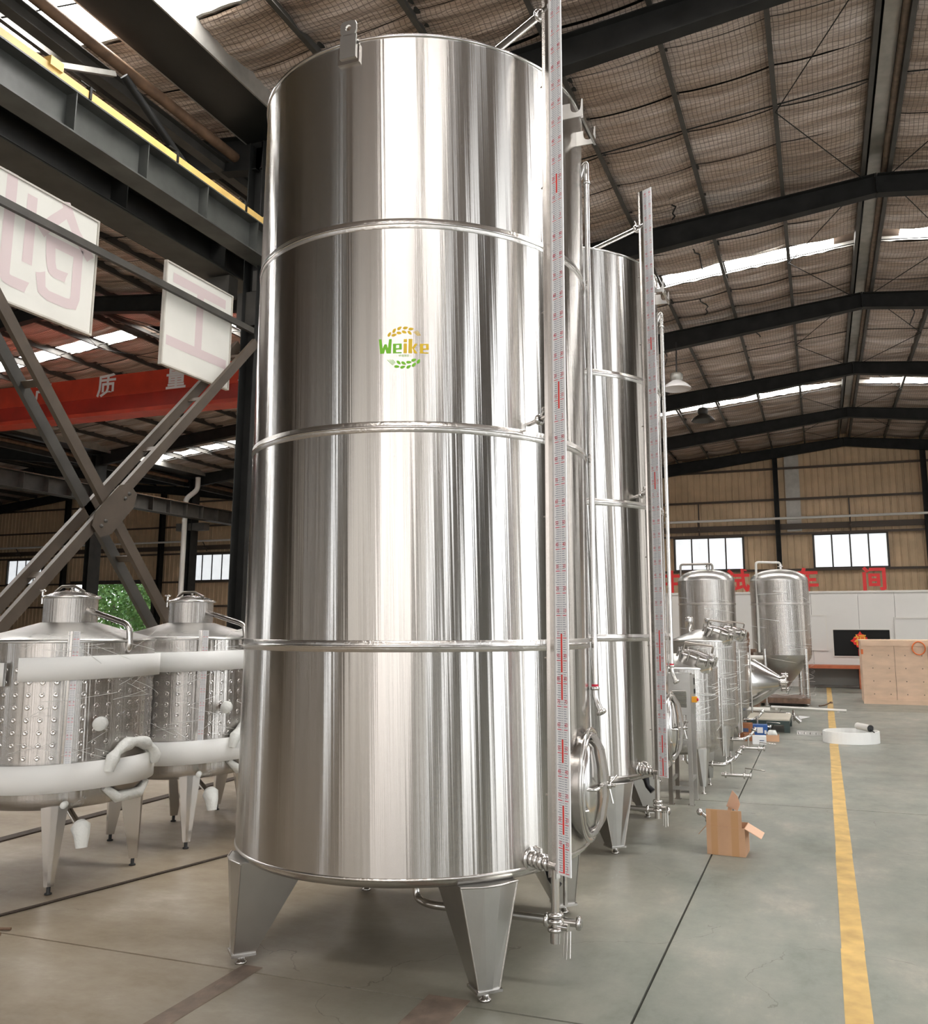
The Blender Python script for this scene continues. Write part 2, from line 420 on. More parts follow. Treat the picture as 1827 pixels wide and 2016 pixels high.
# yellow lane stripe painted on the floor
mb = MB()
y = 1.0
while y < 24.6:
    y2 = min(y + 2.0, 24.7); x_ = .055 + .002 * y
    mb.box((x_ - .055, y, 0), (x_ + .055, y2, .0015)); y = y2
solo(mb, 'lane_stripe', 'line_yellow', 'faded yellow lane stripe painted along the floor beside the tanks', 'floor marking', (.1, 4, 0))
MB().box((-60, -60, -.3), (40, -14, -.02)).box((-80, 40, -.3), (40, 90, -.02)).build('outdoor_ground', 'outside_ground', floor)

# ceiling: blanket panels, skylights, purlins, rafters, gutters
ceil = thing('ceiling', kind='structure', loc=(0, 0, 8.6))
def blanket_mesh(width, n_pur, seed, Wd=1.05):
    """panel hanging between purlins; local x 0..width up-slope towards the ridge, local y 0..1"""
    nx, ny = n_pur * 7, 12; V = []; f = []
    for i in range(nx + 1):
        for j in range(ny + 1):
            u = i / nx * n_pur; x = i / nx * width; w = j / ny
            sag = -.05 * sin(pi * (u % 1)) ** .7 if 0 < u % 1 < 1 else 0
            scal = -.055 * sin(pi * w) ** .8 - .018 * sin(2 * pi * w * 2 + seed)
            nzv = .045 * noise.noise(Vector((x * .7 + seed * 9, w * 5.5, seed))) + .02 * noise.noise(Vector((x * 2.2 + seed, w * 9, seed)))
            edge = .0 if j in (0, ny) else 1
            V.append((x, w, .1 * x + sag + (scal + nzv) * edge))
    for i in range(nx):
        for j in range(ny):
            a = i * (ny + 1) + j; f.append((a, a + ny + 1, a + ny + 2, a + 1))
    return V, f
halfs = []
for k in (0, 1):
    a, b_ = SPAN[k]; r_ = RIDGE[k]
    halfs += [(a + .25, r_ - .2, 1), (b_ - .25, r_ + .2, -1)]
sky_bands = [(6.75, 7.82), (18.68, 19.36), (30.35, 31.1)]
segs = [(4.0, 6.75, 3), (7.82, 18.68, 10), (19.36, 30.35, 10), (31.1, 39.95, 8)]
for (x0, x1, sg) in halfs:
    wd = abs(x1 - x0); npur = 6 if wd < 9 else 7
    variants = []
    for sd in range(3):
        V, f = blanket_mesh(wd, npur, sd + 1)
        if sg < 0: f = [tuple(reversed(q)) for q in f]
        me = bpy.data.meshes.new('insulation_panel'); me.from_pydata([(p[0] * sg, p[1], p[2]) for p in V], [], f)
        me.materials.append(MATS['blanket']); me.polygons.foreach_set('use_smooth', [True] * len(f)); me.update(); variants.append(me)
    for (ya, yb, n) in segs:
        st = (yb - ya) / n
        for i in range(n):
            o = bpy.data.objects.new('insulation_panel', random.choice(variants)); COL.objects.link(o); o.parent = ceil
            o.location = (x0, ya + i * st + .014, roofz(x0, 1.03 - 8.6) + random.uniform(-.012, .012)); o.scale = (1, st - .028, 1)
    # skylight strips, one panel per purlin bay, split corrugated sheet
    for (ya, yb) in sky_bands:
        for p in range(npur):
            xa = x0 + sg * wd * p / npur; xb = x0 + sg * wd * (p + 1) / npur
            if p == npur - 1: xb -= sg * .45
            za, zb = roofz(xa, 1.12), roofz(xb, 1.12); mb = MB(); nr = 8; V = []; f = []
            for q in range(nr * 2 + 1):
                yy = ya + (yb - ya) * q / (nr * 2); dz = .03 if q % 2 else 0
                V += [(xa, yy, za + dz), (xb, yy, zb + dz)]
            for q in range(nr * 2): f.append((2 * q, 2 * q + 1, 2 * q + 3, 2 * q + 2))
            mb.add(V, f).build('skylight_panel', 'skylight', ceil)
        for yc in (ya - .012, yb + .002):  # boards added to block skylight glow leaking above the panels
            mb = MB(); mb.add([(xx, yy, roofz(xx, zo) ) for zo in (1.0, 1.34) for yy in (yc, yc + .01) for xx in (x0, x1)], [(0, 1, 3, 2), (4, 6, 7, 5), (0, 4, 5, 1), (2, 3, 7, 6), (0, 2, 6, 4), (1, 5, 7, 3)])
            mb.build('leak_baffle', 'girt_brown', ceil)
        # torn wool edge along the far side of the opening
        mb = MB(); V = []; f = []; N = 60
        for q in range(N + 1):
            xx = x0 + (x1 - x0) * q / N; z_ = roofz(xx, 1.06); hh = .05 + .035 * random.random()
            V += [(xx, yb - .01, z_ + .06), (xx, yb - .05, z_ - hh), (xx, yb + .03, z_ - hh + .02)]
        for q in range(N):
            for e in (0, 1): f.append((3 * q + e, 3 * q + 3 + e, 3 * q + 4 + e, 3 * q + 1 + e))
        mb.add(V, f).build('wool_edge', 'wall_pale', ceil)
# closed roof sheet above everything
mb = MB()
for k in (0, 1, 2):
    a, b_ = SPAN[k]; r_ = RIDGE[k]
    for (u, v) in ((a, r_), (r_, b_)):
        za = VALLEY_Z + (1.35 if u != r_ else 1.35 + .1 * (r_ - a)); zb = VALLEY_Z + (1.35 if v != r_ else 1.35 + .1 * (r_ - a))
        mb.add([(u, -14, za), (v, -14, zb), (v, 40.2, zb), (u, 40.2, za), (u, -14, za + .05), (v, -14, zb + .05), (v, 40.2, zb + .05), (u, 40.2, za + .05)],
               [(0, 1, 2, 3), (4, 7, 6, 5), (0, 4, 5, 1), (2, 6, 7, 3)])
mb.build('roof_sheet', 'gutter_dark', ceil)
# plain blanket over the third nave and behind the camera (nothing told apart there)
mb = MB()
for (u, v) in ((-48.3, -38.05), (-38.05, -27.8)):
    mb.add([(u, 0, roofz(u, 1.03)), (v, 0, roofz(v, 1.03) if v != -27.8 else VALLEY_Z + 1.03), (v, 40, roofz(v, 1.03) if v != -27.8 else VALLEY_Z + 1.03), (u, 40, roofz(u, 1.03))], [(0, 1, 2, 3)])
for k in (0, 1):
    a, b_ = SPAN[k]; r_ = RIDGE[k]; zr = VALLEY_Z + 1.03 + .1 * (r_ - a)
    for (u, v, zu, zv) in ((a, r_, VALLEY_Z + 1.03, zr), (r_, b_, zr, VALLEY_Z + 1.03)):
        mb.add([(u, -14, zu), (v, -14, zv), (v, 4, zv), (u, 4, zu)], [(0, 1, 2, 3)])
mb.build('insulation_blanket', 'blanket', ceil, kind='stuff')
# more skylights behind the camera (same pitch, 12 m)
for k in (0, 1):
    a, b_ = SPAN[k]; r_ = RIDGE[k]
    for yb in ((-5.2,) if k == 0 else ()):
        for (u, v) in ((-2.7, r_ - .3), (r_ + .3, 4.9)):
            MB().add([(u, yb, roofz(u, 1.0)), (v, yb, roofz(v, 1.0)), (v, yb + .9, roofz(v, 1.0)), (u, yb + .9, roofz(u, 1.0))], [(0, 1, 2, 3)]).build('skylight_panel', 'skylight', ceil)
FR = [-8, -2, 4, 10, 16, 22, 28, 34, 39.6]
for k in (0, 1, 2):
    a, b_ = SPAN[k]; r_ = RIDGE[k]; zr = VALLEY_Z + .1 * (r_ - a)
    for y in FR:
        MB().box((r_ - .012, y - .1, zr + .445), (r_ + .012, y + .1, zr + .835)).build('ridge_plate', 'dark_paint', ceil)
        for (u, zu, hu) in ((a, VALLEY_Z + .40, .55), (b_, VALLEY_Z + .40, .55)):
            # rafter: top on one line, depth .37 at the ridge
            t0 = Vector((u, y, zu + .43 - hu / 2)); t1 = Vector((r_, y, zr + .83 - .185))
            MB().ibeam(t0, t1, .20, hu, .016, .010, h1=.37).build('rafter', 'dark_paint', ceil)
    # purlins, full length, one part per bay of frames (bays lap at the rafters)
    n = 6 if k == 0 else 7
    pur = []
    for (x0, x1) in ((a + .25, r_ - .22), (b_ - .25, r_ + .22)):
        for p in range(n + 1):
            pur.append(x0 + (x1 - x0) * p / n)
    for x in pur:
        ridge = abs(x - r_) < .3
        for i in range(len(FR) - 1):
            if k == 2 and FR[i] < 16: continue
            if FR[i] < -2: continue
            z_ = roofz(x, .93)
            mb = MB().box((x - .035, FR[i], z_ - .10), (x + .035, FR[i + 1], z_ - .085)).box((x - .035, FR[i], z_ + .085), (x + .035, FR[i + 1], z_ + .10)).box((x - .035, FR[i], z_ - .085), (x - .029, FR[i + 1], z_ + .085))
            mb.build('purlin', 'dark_flange', ceil)
    # tie rods half way along each bay and V bracing at the ridge
    for i in range(2, len(FR) - 1):
        ym = (FR[i] + FR[i + 1]) / 2
        if k == 2: continue
        for (x0, x1) in ((a + .25, r_ - .22), (b_ - .25, r_ + .22)):
            MB().tube([(x0, ym, roofz(x0, .90)), (x1, ym, roofz(x1, .90))], .011, 6).build('tie_rod', 'dark_paint', ceil)
            xm = x1 - (x1 - x0) / n
            MB().tube([(x1, FR[i] + .1, roofz(x1, .78)), (xm, ym, roofz(xm, .78))], .009, 6).build('brace_rod', 'dark_paint', ceil)
            MB().tube([(xm, ym, roofz(xm, .78)), (x1, FR[i + 1] - .1, roofz(x1, .78))], .009, 6).build('brace_rod', 'dark_paint', ceil)
    # ridge flashing and the wool roll beside it
    zz = zr + 1.08
    MB().box((r_ - .11, -2, zz), (r_ + .11, 40, zz + .02)).build('ridge_flashing', 'galvanised', ceil)
    mb = MB(); N = 80; pts = [(r_ + .15 + .015 * noise.noise(Vector((0, q * .9, 3))), 4 + 36 * q / N, zz - .12 + .02 * noise.noise(Vector((q * .7, 0, 0)))) for q in range(N + 1)]
    mb.tube(pts, .055, 6).build('wool_roll', 'tape_brown', ceil)
for pts in ([(-2.18, 15.1), (-2.14, 15.45), (-2.23, 15.85)], [(-2.1, 17.5), (-1.98, 17.9), (-1.98, 18.5)], [(-2.3, 20.42), (-2.19, 20.91), (-2.27, 21.34)], [(-3.71, 23.42), (-3.71, 24.06), (-3.85, 24.73)], [(-5.6, 9.2), (-5.5, 9.3), (-5.35, 9.25)], [(2.6, 23.5), (2.7, 24.0), (2.65, 24.6)], [(-1.1, 23.0), (-1.2, 23.4), (-1.15, 23.9)]):
    mb = MB().tube([(x + .03 * sin(y * 40), y, roofz(x, .955) - .01 * i) for i, (x, y) in enumerate([((pts[j][0] * (1 - q / 4) + pts[j + 1][0] * q / 4), (pts[j][1] * (1 - q / 4) + pts[j + 1][1] * q / 4)) for j in (0, 1) for q in range(4)] + [pts[2]])], .016, 5)
    mb.build('wool_tear', 'black_rubber', ceil)
# valley gutters
for vx in (-7.3, -27.8):
    g0 = 8.62
    mb = MB()
    mb.box((vx - .27, -14, g0 - .03), (vx + .55, 40, g0))                                     # bottom
    mb.build('valley_gutter', 'gutter_dark', ceil)
    mb = MB().box((vx + .55, -14, g0 - .03), (vx + .575, 40, g0 + .34)).box((vx - .295, -14, g0 - .03), (vx - .27, 40, g0 + .34)); mb.build('gutter_side', 'galvanised', ceil)
    mb = MB().tube([(vx - .47, -8, 8.42), (vx - .47, 40, 8.42)], .075, 12); mb.build('eaves_pipe', 'rust_pipe', ceil)
    MB().ibeam((vx - .66, -8, 8.28), (vx - .66, 40, 8.28), .16, .2).build('eaves_beam', 'dark_flange', ceil)

# end wall (far): corrugated sheets hung on girts
wf = thing('wall_far', kind='structure', loc=(0, 40, 0))
WIN = [(-46.1, -43.4), (-32.55, -29.95), (-6.02, -3.05), (-.10, 2.80)]
WZ0, WZ1 = 4.0, 5.43
DOOR = (-40.98, -35.1, 4.0)
def corr_sheet(x0, x1, z0, z1):
    """profile in plan: flat with two narrow ribs toward the room"""
    w = x1 - x0; V = []; pts = []
    for k in range(3):
        b0 = x0 + w * k / 3
        pts += [(b0, 0), (b0 + w * .22, 0), (b0 + w * .25, -.035), (b0 + w * .29, -.035), (b0 + w * .32, 0)]
    pts.append((x1 + .03, -.002))
    for (x, d) in pts: V += [(x, 40.05 + d, z0), (x, 40.05 + d, z1)]
    f = [(2 * i, 2 * i + 2, 2 * i + 3, 2 * i + 1) for i in range(len(pts) - 1)]
    return MB().add(V, f)
PW = .84
x = -48.7; idx = 0
while x < 10.3:
    x2 = min(x + PW, 10.3); xc = (x + x2) / 2
    inwin = any(a <= xc <= b_ for a, b_ in WIN); indoor = DOOR[0] <= xc <= DOOR[1]
    matn = 'wall_pale' if abs(xc + .62) < .43 and True else 'wall_tan'
    if not indoor: corr_sheet(x, x2, 0, WZ0).build('wall_sheet', 'wall_tan', wf)
    if not inwin: corr_sheet(x, x2, WZ0, WZ1).build('wall_sheet', 'wall_tan', wf)
    corr_sheet(x, x2, WZ1, 10.2).build('wall_sheet', 'wall_tan', wf)
    x = x2; idx += 1
MB().box((-1.15, 39.93, 5.6), (-.55, 39.97, 9.2)).box((-.62, 39.90, 5.6), (-.55, 39.95, 9.2)).build('pale_sheet', 'wall_pale', wf, label='pale translucent sheet of the end wall')
for z in (2.6, 3.93, 5.49, 7.0, 8.37):
    for x0, x1 in ((-48.5, -41.5), (-41.5, -34.55), (-34.55, -27.8), (-27.8, -21.1), (-21.1, -14.2), (-14.2, -7.3), (-7.3, -1.53), (-1.53, 4.36), (4.36, 10)):
        if z < 3 and (x0 == -41.5): continue
        MB().box((x0, 39.82, z - .05), (x1, 39.84, z + .05)).box((x0, 39.84, z + .03), (x1, 39.95, z + .05)).build('girt', 'girt_brown', wf)
for x0, x1 in ((-48.5, -34.55), (-34.55, -21.1), (-21.1, -7.3), (-7.3, -1.6), (-1.45, 4.28), (4.44, 10)):
    MB().box((x0, 39.86, 5.68), (x1, 39.92, 5.93)).build('flat_girt', 'girt_brown', wf)
for i, (a, b_) in enumerate(WIN):
    w_ = thing('window_%d' % (i + 1), kind='structure', loc=(a, 40, WZ0))
    n = 4; s_ = (b_ - a) / n
    mb = MB().box((a - .05, 39.88, WZ0 - .04), (b_ + .05, 40.06, WZ0 + .03)).box((a - .05, 39.88, WZ1 - .03), (b_ + .05, 40.06, WZ1 + .04)).box((a - .05, 39.88, WZ0), (a + .02, 40.06, WZ1)).box((b_ - .02, 39.88, WZ0), (b_ + .05, 40.06, WZ1))
    mb.build('window_frame', 'dark_flange', w_)
    for k in range(n):
        MB().box((a + k * s_ + .03, 39.98, WZ0 + .03), (a + (k + 1) * s_ - .03, 40.0, WZ1 - .03)).build('window_pane', 'window_glass', w_)
        if k: MB().box((a + k * s_ - .03, 39.95, WZ0), (a + k * s_ + .03, 40.02, WZ1)).build('mullion', 'dark_flange', w_)
# drop rods under the girts
for x in (-4.9, 1.4):
    MB().box((x - .03, 39.8, 5.49), (x + .03, 39.84, 7.0)).build('girt_hanger', 'girt_brown', wf)
# doorway frame in the end wall
d1 = thing('door_1', kind='structure', loc=((DOOR[0] + DOOR[1]) / 2, 40, 0))
MB().box((DOOR[0] - .1, 39.85, 0), (DOOR[0] + .05, 40.1, DOOR[2] + .1)).box((DOOR[1] - .05, 39.85, 0), (DOOR[1] + .1, 40.1, DOOR[2] + .1)).box((DOOR[0], 39.85, DOOR[2] - .03), (DOOR[1], 40.1, DOOR[2] + .1)).build('door_frame', 'dark_flange', d1)
# side and rear walls with glowing panes added for the tanks' reflection bands
def glow_pane_wall(wall, axis, fixed, op, lo, hi, n0, prefix, z0=.15, z1=8.2):
    """solid wall with tall glowing panes added for reflections; axis 'X' = wall across the hall, 'Y' = side wall"""
    def bx(mb, u0, u1, za, zb, d0, d1):
        return mb.box((u0, fixed + d0, za), (u1, fixed + d1, zb)) if axis == 'X' else mb.box((fixed + d0, u0, za), (fixed + d1, u1, zb))
    mb = MB(); p = lo
    for (a, b_, m_) in op:
        bx(mb, p, a, 0, 10.2, -.1, .1); bx(mb, a, b_, 0, z0, -.1, .1); bx(mb, a, b_, z1, 10.2, -.1, .1); p = b_
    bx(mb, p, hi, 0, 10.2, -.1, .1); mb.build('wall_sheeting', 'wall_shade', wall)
    for i, (a, b_, m_) in enumerate(op):
        w_ = thing('window_%d' % (n0 + i), kind='structure', loc=((a + b_) / 2, fixed, z0) if axis == 'X' else (fixed, (a + b_) / 2, z0))  # made-up window holding an added glow pane
        bx(MB(), a, b_, z0, z1, -.01, .01).build('window_pane', m_, w_)
        e = .03; mb = MB(); bx(mb, a, b_, 2.9, 2.96, -.03, .03); bx(mb, a, b_, 5.6, 5.66, -.03, .03); mb.build('glow_pane_bar', 'dark_flange', w_)
wr = thing('wall_right', kind='structure', loc=(10.2, 12, 0))
B_, M_, D_ = 'refl_glow_bright', 'refl_glow_mid', 'refl_glow_dim'
glow_pane_wall(wr, 'Y', 10.2, [(-10.54, -8.95, B_), (-8.72, -7.79, D_), (-5.27, -3.18, B_), (.18, 2.07, B_), (3.19, 4.74, D_), (4.94, 7.24, B_), (12.3, 14.2, M_), (18, 21.4, M_), (26.8, 31.3, M_)], -14, 40.2, 5, 'r')
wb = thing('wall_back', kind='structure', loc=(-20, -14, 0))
glow_pane_wall(wb, 'X', -14.1, [(-42, -38, D_), (-34, -29, D_), (-26.1, -25.24, M_), (-23.9, -23.2, M_), (-22.0, -21.33, M_), (-20.3, -19.8, D_), (-18.95, -18.23, M_), (-17.06, -16.58, M_), (-15.24, -14.82, M_), (-13.61, -12.5, B_), (-11.23, -10.9, M_), (-9.23, -5.14, M_), (-4.89, -3.08, M_), (-2.68, .03, 'refl_glow_pink'), (.27, 2.54, 'refl_glow_pink'), (2.79, 4.9, 'refl_glow_pink'), (5.35, 5.81, D_), (6.42, 7.88, M_), (8.4, 9.41, B_)], -49, 10.3, 14, 'b')
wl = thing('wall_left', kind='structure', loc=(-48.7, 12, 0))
glow_pane_wall(wl, 'Y', -48.7, [(2, 5.5, B_), (12, 12.6, M_), (19, 19.6, M_), (26, 26.6, M_)], -14, 40.2, 33, 'l')

# white partition room in front of the end wall
wp = thing('wall_partition', kind='structure', loc=(-1, 24.9, 0))
PX0, PX1, PYF, PZ = -7.0, 9.9, 24.87, 2.43
pan = [-7.0, -5.85, -4.7, -3.55, -2.4, -1.6, -.78, -.22, .94, 1.81, 2.96, 4.11, 5.26, 6.41, 7.56, 8.71, 9.9]
BW = (.29, 1.65, .80, 1.47)
for i in range(len(pan) - 1):
    a, b_ = pan[i] + .004, pan[i + 1] - .004
    if b_ <= BW[0] or a >= BW[1]:
        MB().box((a, PYF, 0), (b_, PYF + .06, PZ)).build('wall_panel', 'partition', wp)
    else:
        mb = MB().box((a, PYF, 0), (b_, PYF + .06, BW[2])).box((a, PYF, BW[3]), (b_, PYF + .06, PZ))
        if a < BW[0]: mb.box((a, PYF, BW[2]), (BW[0], PYF + .06, BW[3]))
        if b_ > BW[1]: mb.box((BW[1], PYF, BW[2]), (b_, PYF + .06, BW[3]))
        mb.build('wall_panel', 'partition', wp)
MB().box((PX0, PYF - .03, PZ), (PX1, PYF + .12, PZ + .05)).build('top_trim', 'partition_edge', wp)
MB().box((PX0, PYF + .06, PZ - .05), (PX1, PYF + 4, PZ)).build('room_roof', 'partition', wp)
MB().box((PX0, PYF + .06, 0), (PX0 + .06, PYF + 4, PZ - .05)).build('wall_panel', 'partition', wp)
MB().box((PX0 + .06, PYF + 1.6, 0), (PX1, PYF + 1.66, PZ - .05)).build('inner_panel', 'black_rubber', wp)
w_ = thing('window_40', kind='structure', loc=(.97, PYF, BW[2]))
MB().box((BW[0], PYF + .03, BW[2]), (BW[1], PYF + .04, BW[3])).build('window_pane', 'black_glass', w_)
mb = MB(); t_ = .025
mb.box((BW[0] - t_, PYF - .02, BW[2] - t_), (BW[1] + t_, PYF + .03, BW[2])).box((BW[0] - t_, PYF - .02, BW[3]), (BW[1] + t_, PYF + .03, BW[3] + t_)).box((BW[0] - t_, PYF - .02, BW[2]), (BW[0], PYF + .03, BW[3])).box((BW[1], PYF - .02, BW[2]), (BW[1] + t_, PYF + .03, BW[3]))
mb.build('window_frame', 'partition_edge', w_)
for i, (a, b_, z0, z1) in enumerate(((-.62, .12, .93, 1.83), (1.80, 3.1, .3, 1.76), (-5.2, -3.35, .1, 1.78))):
    d_ = thing('door_%d' % (i + 2), kind='structure', loc=((a + b_) / 2, PYF - .03, z0))
    MB().box((a, PYF - .03, z0), (b_, PYF - .012, z1)).build('door_leaf', 'partition', d_)
    MB().box((a - .03, PYF - .045, z0), (a, PYF - .005, z1)).box((b_, PYF - .045, z0), (b_ + .03, PYF - .005, z1)).box((a - .03, PYF - .045, z1), (b_ + .03, PYF - .005, z1 + .03)).build('door_frame', 'partition_edge', d_)

# ============================================================ STEEL FRAME THINGS
def column(x, y, label, h=8.5, w=.30, d=.24, cat='column'):
    t_ = thing('steel_column', label, cat, (x, y, 0), group='steel columns of the hall frame')
    MB().ibeam((x, y, 0), (x, y, h), w, d, .014, .010, up=(1, 0, 0)).build('column_shaft', 'dark_paint', t_)
    MB().box((x - .22, y - .2, 0), (x + .22, y + .2, .02)).build('base_plate', 'dark_flange', t_)
    return t_
c10 = column(-7.3, 10, 'dark steel column just behind the largest tank, left edge')
# crane brackets on that column
for sgn, xb in ((1, -7.1), (-1, -7.9)):
    MB().box((min(xb - .2, xb + .2), 9.9, 6.25), (max(xb - .2, xb + .2), 10.1, 6.55)).build('crane_bracket', 'dark_flange', c10)
MB().beam((-7.3, 10.03, 5.75), (-7.3, 10.03, 6.25), .5, .24, up=(0, 1, 0)).build('stiffener', 'dark_flange', c10)
MB().tube([(-7.08, 9.85, 1.45), (-7.08, 9.85, 3.3)], .02, 8).build('conduit', 'yellow_rail', c10, label='yellow conduit')
for y in (4, 16, 22, 28, 34): column(-7.3, y, {4: 'dark steel column at the near foot of the cross bracing', 16: 'dark steel column behind the second tall tank', 22: 'dark steel column fourth along the middle row', 28: 'dark steel column fifth along the middle row', 34: 'dark steel column last of the middle row'}[y])
column(-27.8, 28, 'wide dark steel column seen behind the crossing of the bracing', w=.62)
c34 = column(-27.8, 34, 'dark steel column with the pale downpipe beside it', w=.5)
MB().tube(path([(-27.4, 33.7, 8.5), (-27.4, 33.7, 7.9), (-27.95, 33.6, 7.5), (-27.95, 33.6, .3)], .2), .12, 12).build('downpipe', 'tube_white', c34, label='pale plastic downpipe')
MB().box((-28.6, 33.8, 6.0), (-27.0, 34.2, 6.35)).build('crane_bracket', 'dark_flange', c34)
for x, lb in ((-41.5, 'dark end wall column left of the open doorway'), (-34.55, 'dark end wall column right of the open doorway'), (-21.1, 'dark end wall column right of the window beside the downpipe'), (-1.53, 'dark end wall column between the two right-hand windows'), (4.36, 'dark end wall column at the right edge')):
    column(x, 39.7, lb, 9.0, .3, .2)
for y in (-8, -2, 4, 10, 16, 22, 28, 34):
    column(9.9, y, 'dark steel column of the right side wall row', 8.5)

# runway girders
def runway(x, w, y0, y1, z0, z1, label, mat='girder_paint', step=1.2, rail=None, st_w=None):
    t_ = thing('crane_runway', label, 'crane girder', (x, (y0 + y1) / 2, z0))
    MB().ibeam((x, y0, (z0 + z1) / 2), (x, y1, (z0 + z1) / 2), w, z1 - z0, .018, .012).build('girder', [mat], t_)
    y = y0 + .7
    while y < y1:
        for s_ in (-1, 1):
            MB().box((min(x + s_ * .006, x + s_ * (w / 2 - .01)), y, z0 + .018), (max(x + s_ * .006, x + s_ * (w / 2 - .01)), y + .014, z1 - .018)).build('stiffener', mat, t_)
        y += step
    if rail:
        MB().beam((x + .12, y0, z1 + .045), (x + .12, y1, z1 + .045), .05, .09).build('rail', rail, t_, label='yellow conductor rail')
        y = y0 + 1
        while y < y1:
            MB().box((x + .08, y, z1 + .0), (x + .16, y + .03, z1 + .14)).tube([(x + .12, y - .1, z1 + .15), (x + .12, y + .1, z1 + .15)], .012, 6).build('rail_clamp', 'dark_paint', t_)
            y += 1.35
        MB().box((x + .07, 5.98, z1 + .06), (x + .17, 6.14, z1 + .16)).box((x + .07, 9.7, z1 + .06), (x + .17, 9.86, z1 + .16)).build('rail_joint', rail, t_)
    else:
        MB().box((x - .03, y0, z1), (x + .03, y1, z1 + .07)).build('rail', 'rust_pipe', t_)
    return t_
runway(-7.1, .30, -8, 40, 6.6, 7.07, 'dark crane runway girder with the yellow rail on its top', rail='yellow_rail', step=1.05)
rw2 = runway(-7.98, .55, -8, 40, 6.6, 7.07, 'dark wide-flanged crane runway girder below and behind the yellow rail', mat='dark_paint', step=1.9)
MB().box((-8.22, -8, 6.585), (-7.72, 40, 6.6)).build('flange_plate', 'dark_flange', rw2)
runway(-27.0, .5, -8, 39.5, 6.45, 7.06, 'long dark crane runway girder on the far column row', mat='dark_flange', step=1.1)

# red travelling crane bridge
cr_ = thing('bridge_crane', 'red overhead crane bridge with white characters spanning the left bay', 'crane', (-17.5, 18, 7.1))
cx0, cx1 = -26.7, -8.05
MB().box((cx0, 17.8, 7.60), (cx1, 18.3, 8.18)).build('upper_box', 'crane_red', cr_)
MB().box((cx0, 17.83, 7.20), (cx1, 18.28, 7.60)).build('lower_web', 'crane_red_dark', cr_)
MB().box((cx0, 17.76, 7.10), (cx1, 18.34, 7.20)).build('bottom_flange', 'crane_red', cr_)
for x in (cx0 - .15, cx1 + .0):
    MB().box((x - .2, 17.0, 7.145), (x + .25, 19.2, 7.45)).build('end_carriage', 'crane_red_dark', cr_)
for ch, x in (('产', -19.82), ('质', -17.61), ('量', -15.33), ('第', -13.12)):
    mb = MB(); v, f = text_geo(ch, .66, .02)
    mb.merge(v, f, Matrix.Translation((x, 17.79, 7.87)) @ Matrix.Rotation(pi / 2, 4, 'X')); mb.build('character', 'letter_white', cr_, label='white character ' + ch)

# X bracing between the near and next columns
for nm, p0, p1, lb in (('cross_brace', (-7.3, 9.84, 5.46), (-7.3, 4.72, 0.0), 'battened steel brace rising to the right, carrying the gusset plate'),
                   ('cross_brace', (-7.3, 4.75, 5.9), (-7.3, 9.74, .12), 'battened steel brace falling to the right behind the gusset plate')):
    rise = p0[1] > p1[1]
    t_ = thing(nm, lb, 'brace', ((p0[0] + p1[0]) / 2, (p0[1] + p1[1]) / 2, 0))
    P0, P1 = Vector(p0), Vector(p1); d_ = (P1 - P0); dn = d_.normalized()
    for dx, off in ((.14, 0), (-.14, 0)):
        q0, q1 = P0 + Vector((dx, 0, 0)), P1 + Vector((dx, 0, 0)); q1.z = max(q1.z, .03)
        if off == 0: MB().beam(q0, q1, .055, .12, up=(0, -dn.z, dn.y)).build('chord', 'brace_paint' if (dx > 0 or rise) else 'dark_flange', t_)
    L = d_.length; n = 7
    for k in range(n):
        c_ = P0 + d_ * ((k + .35) / n)
        if abs((c_ - (P0 + P1) / 2).length) < .35: continue
        MB().beam(c_ - dn * .03 + Vector((-.14, 0, 0)), c_ - dn * .03 + Vector((.14, 0, 0)), .08, .012, up=(0, -dn.z, dn.y)).build('batten', 'brace_paint', t_)
    if rise:
        c_ = Vector((-7.12, 7.43, 2.83)); M = Matrix.Translation(c_) @ Matrix.Rotation(pi / 2, 4, 'Z') @ Matrix.Rotation(pi / 2, 4, 'X')
        M = M @ Matrix.Rotation(atan2(5.58, 5.23), 4, 'Z')
        MB().prism([(-.36, -.08), (-.22, -.16), (.22, -.16), (.36, -.08), (.36, .08), (.22, .16), (-.22, .16), (-.36, .08)], .014, M).build('gusset_plate', 'brace_paint', t_)
        for a in (-.27, -.19, .19, .27):
            mb = MB().lathe([(0, .016), (.018, .016), (.022, 0)], M @ Vector((a, .0, .014)), 8, axis=Vector((1, 0, 0))); mb.build('bolt', 'dark_flange', t_)
# strut and knee under the eaves
t_ = thing('knee_strut', 'pair of dark struts from the runway girder up to the eaves beam', 'brace', (-7.4, 7.9, 7.1))
MB().tube([(-7.45, 7.45, 8.05), (-7.3, 8.95, 7.1)], .05, 10).build('round_strut', 'dark_paint', t_)
MB().beam((-7.45, 6.05, 7.35), (-7.45, 7.3, 7.98), .06, .06).build('flat_strut', 'galvanised', t_)
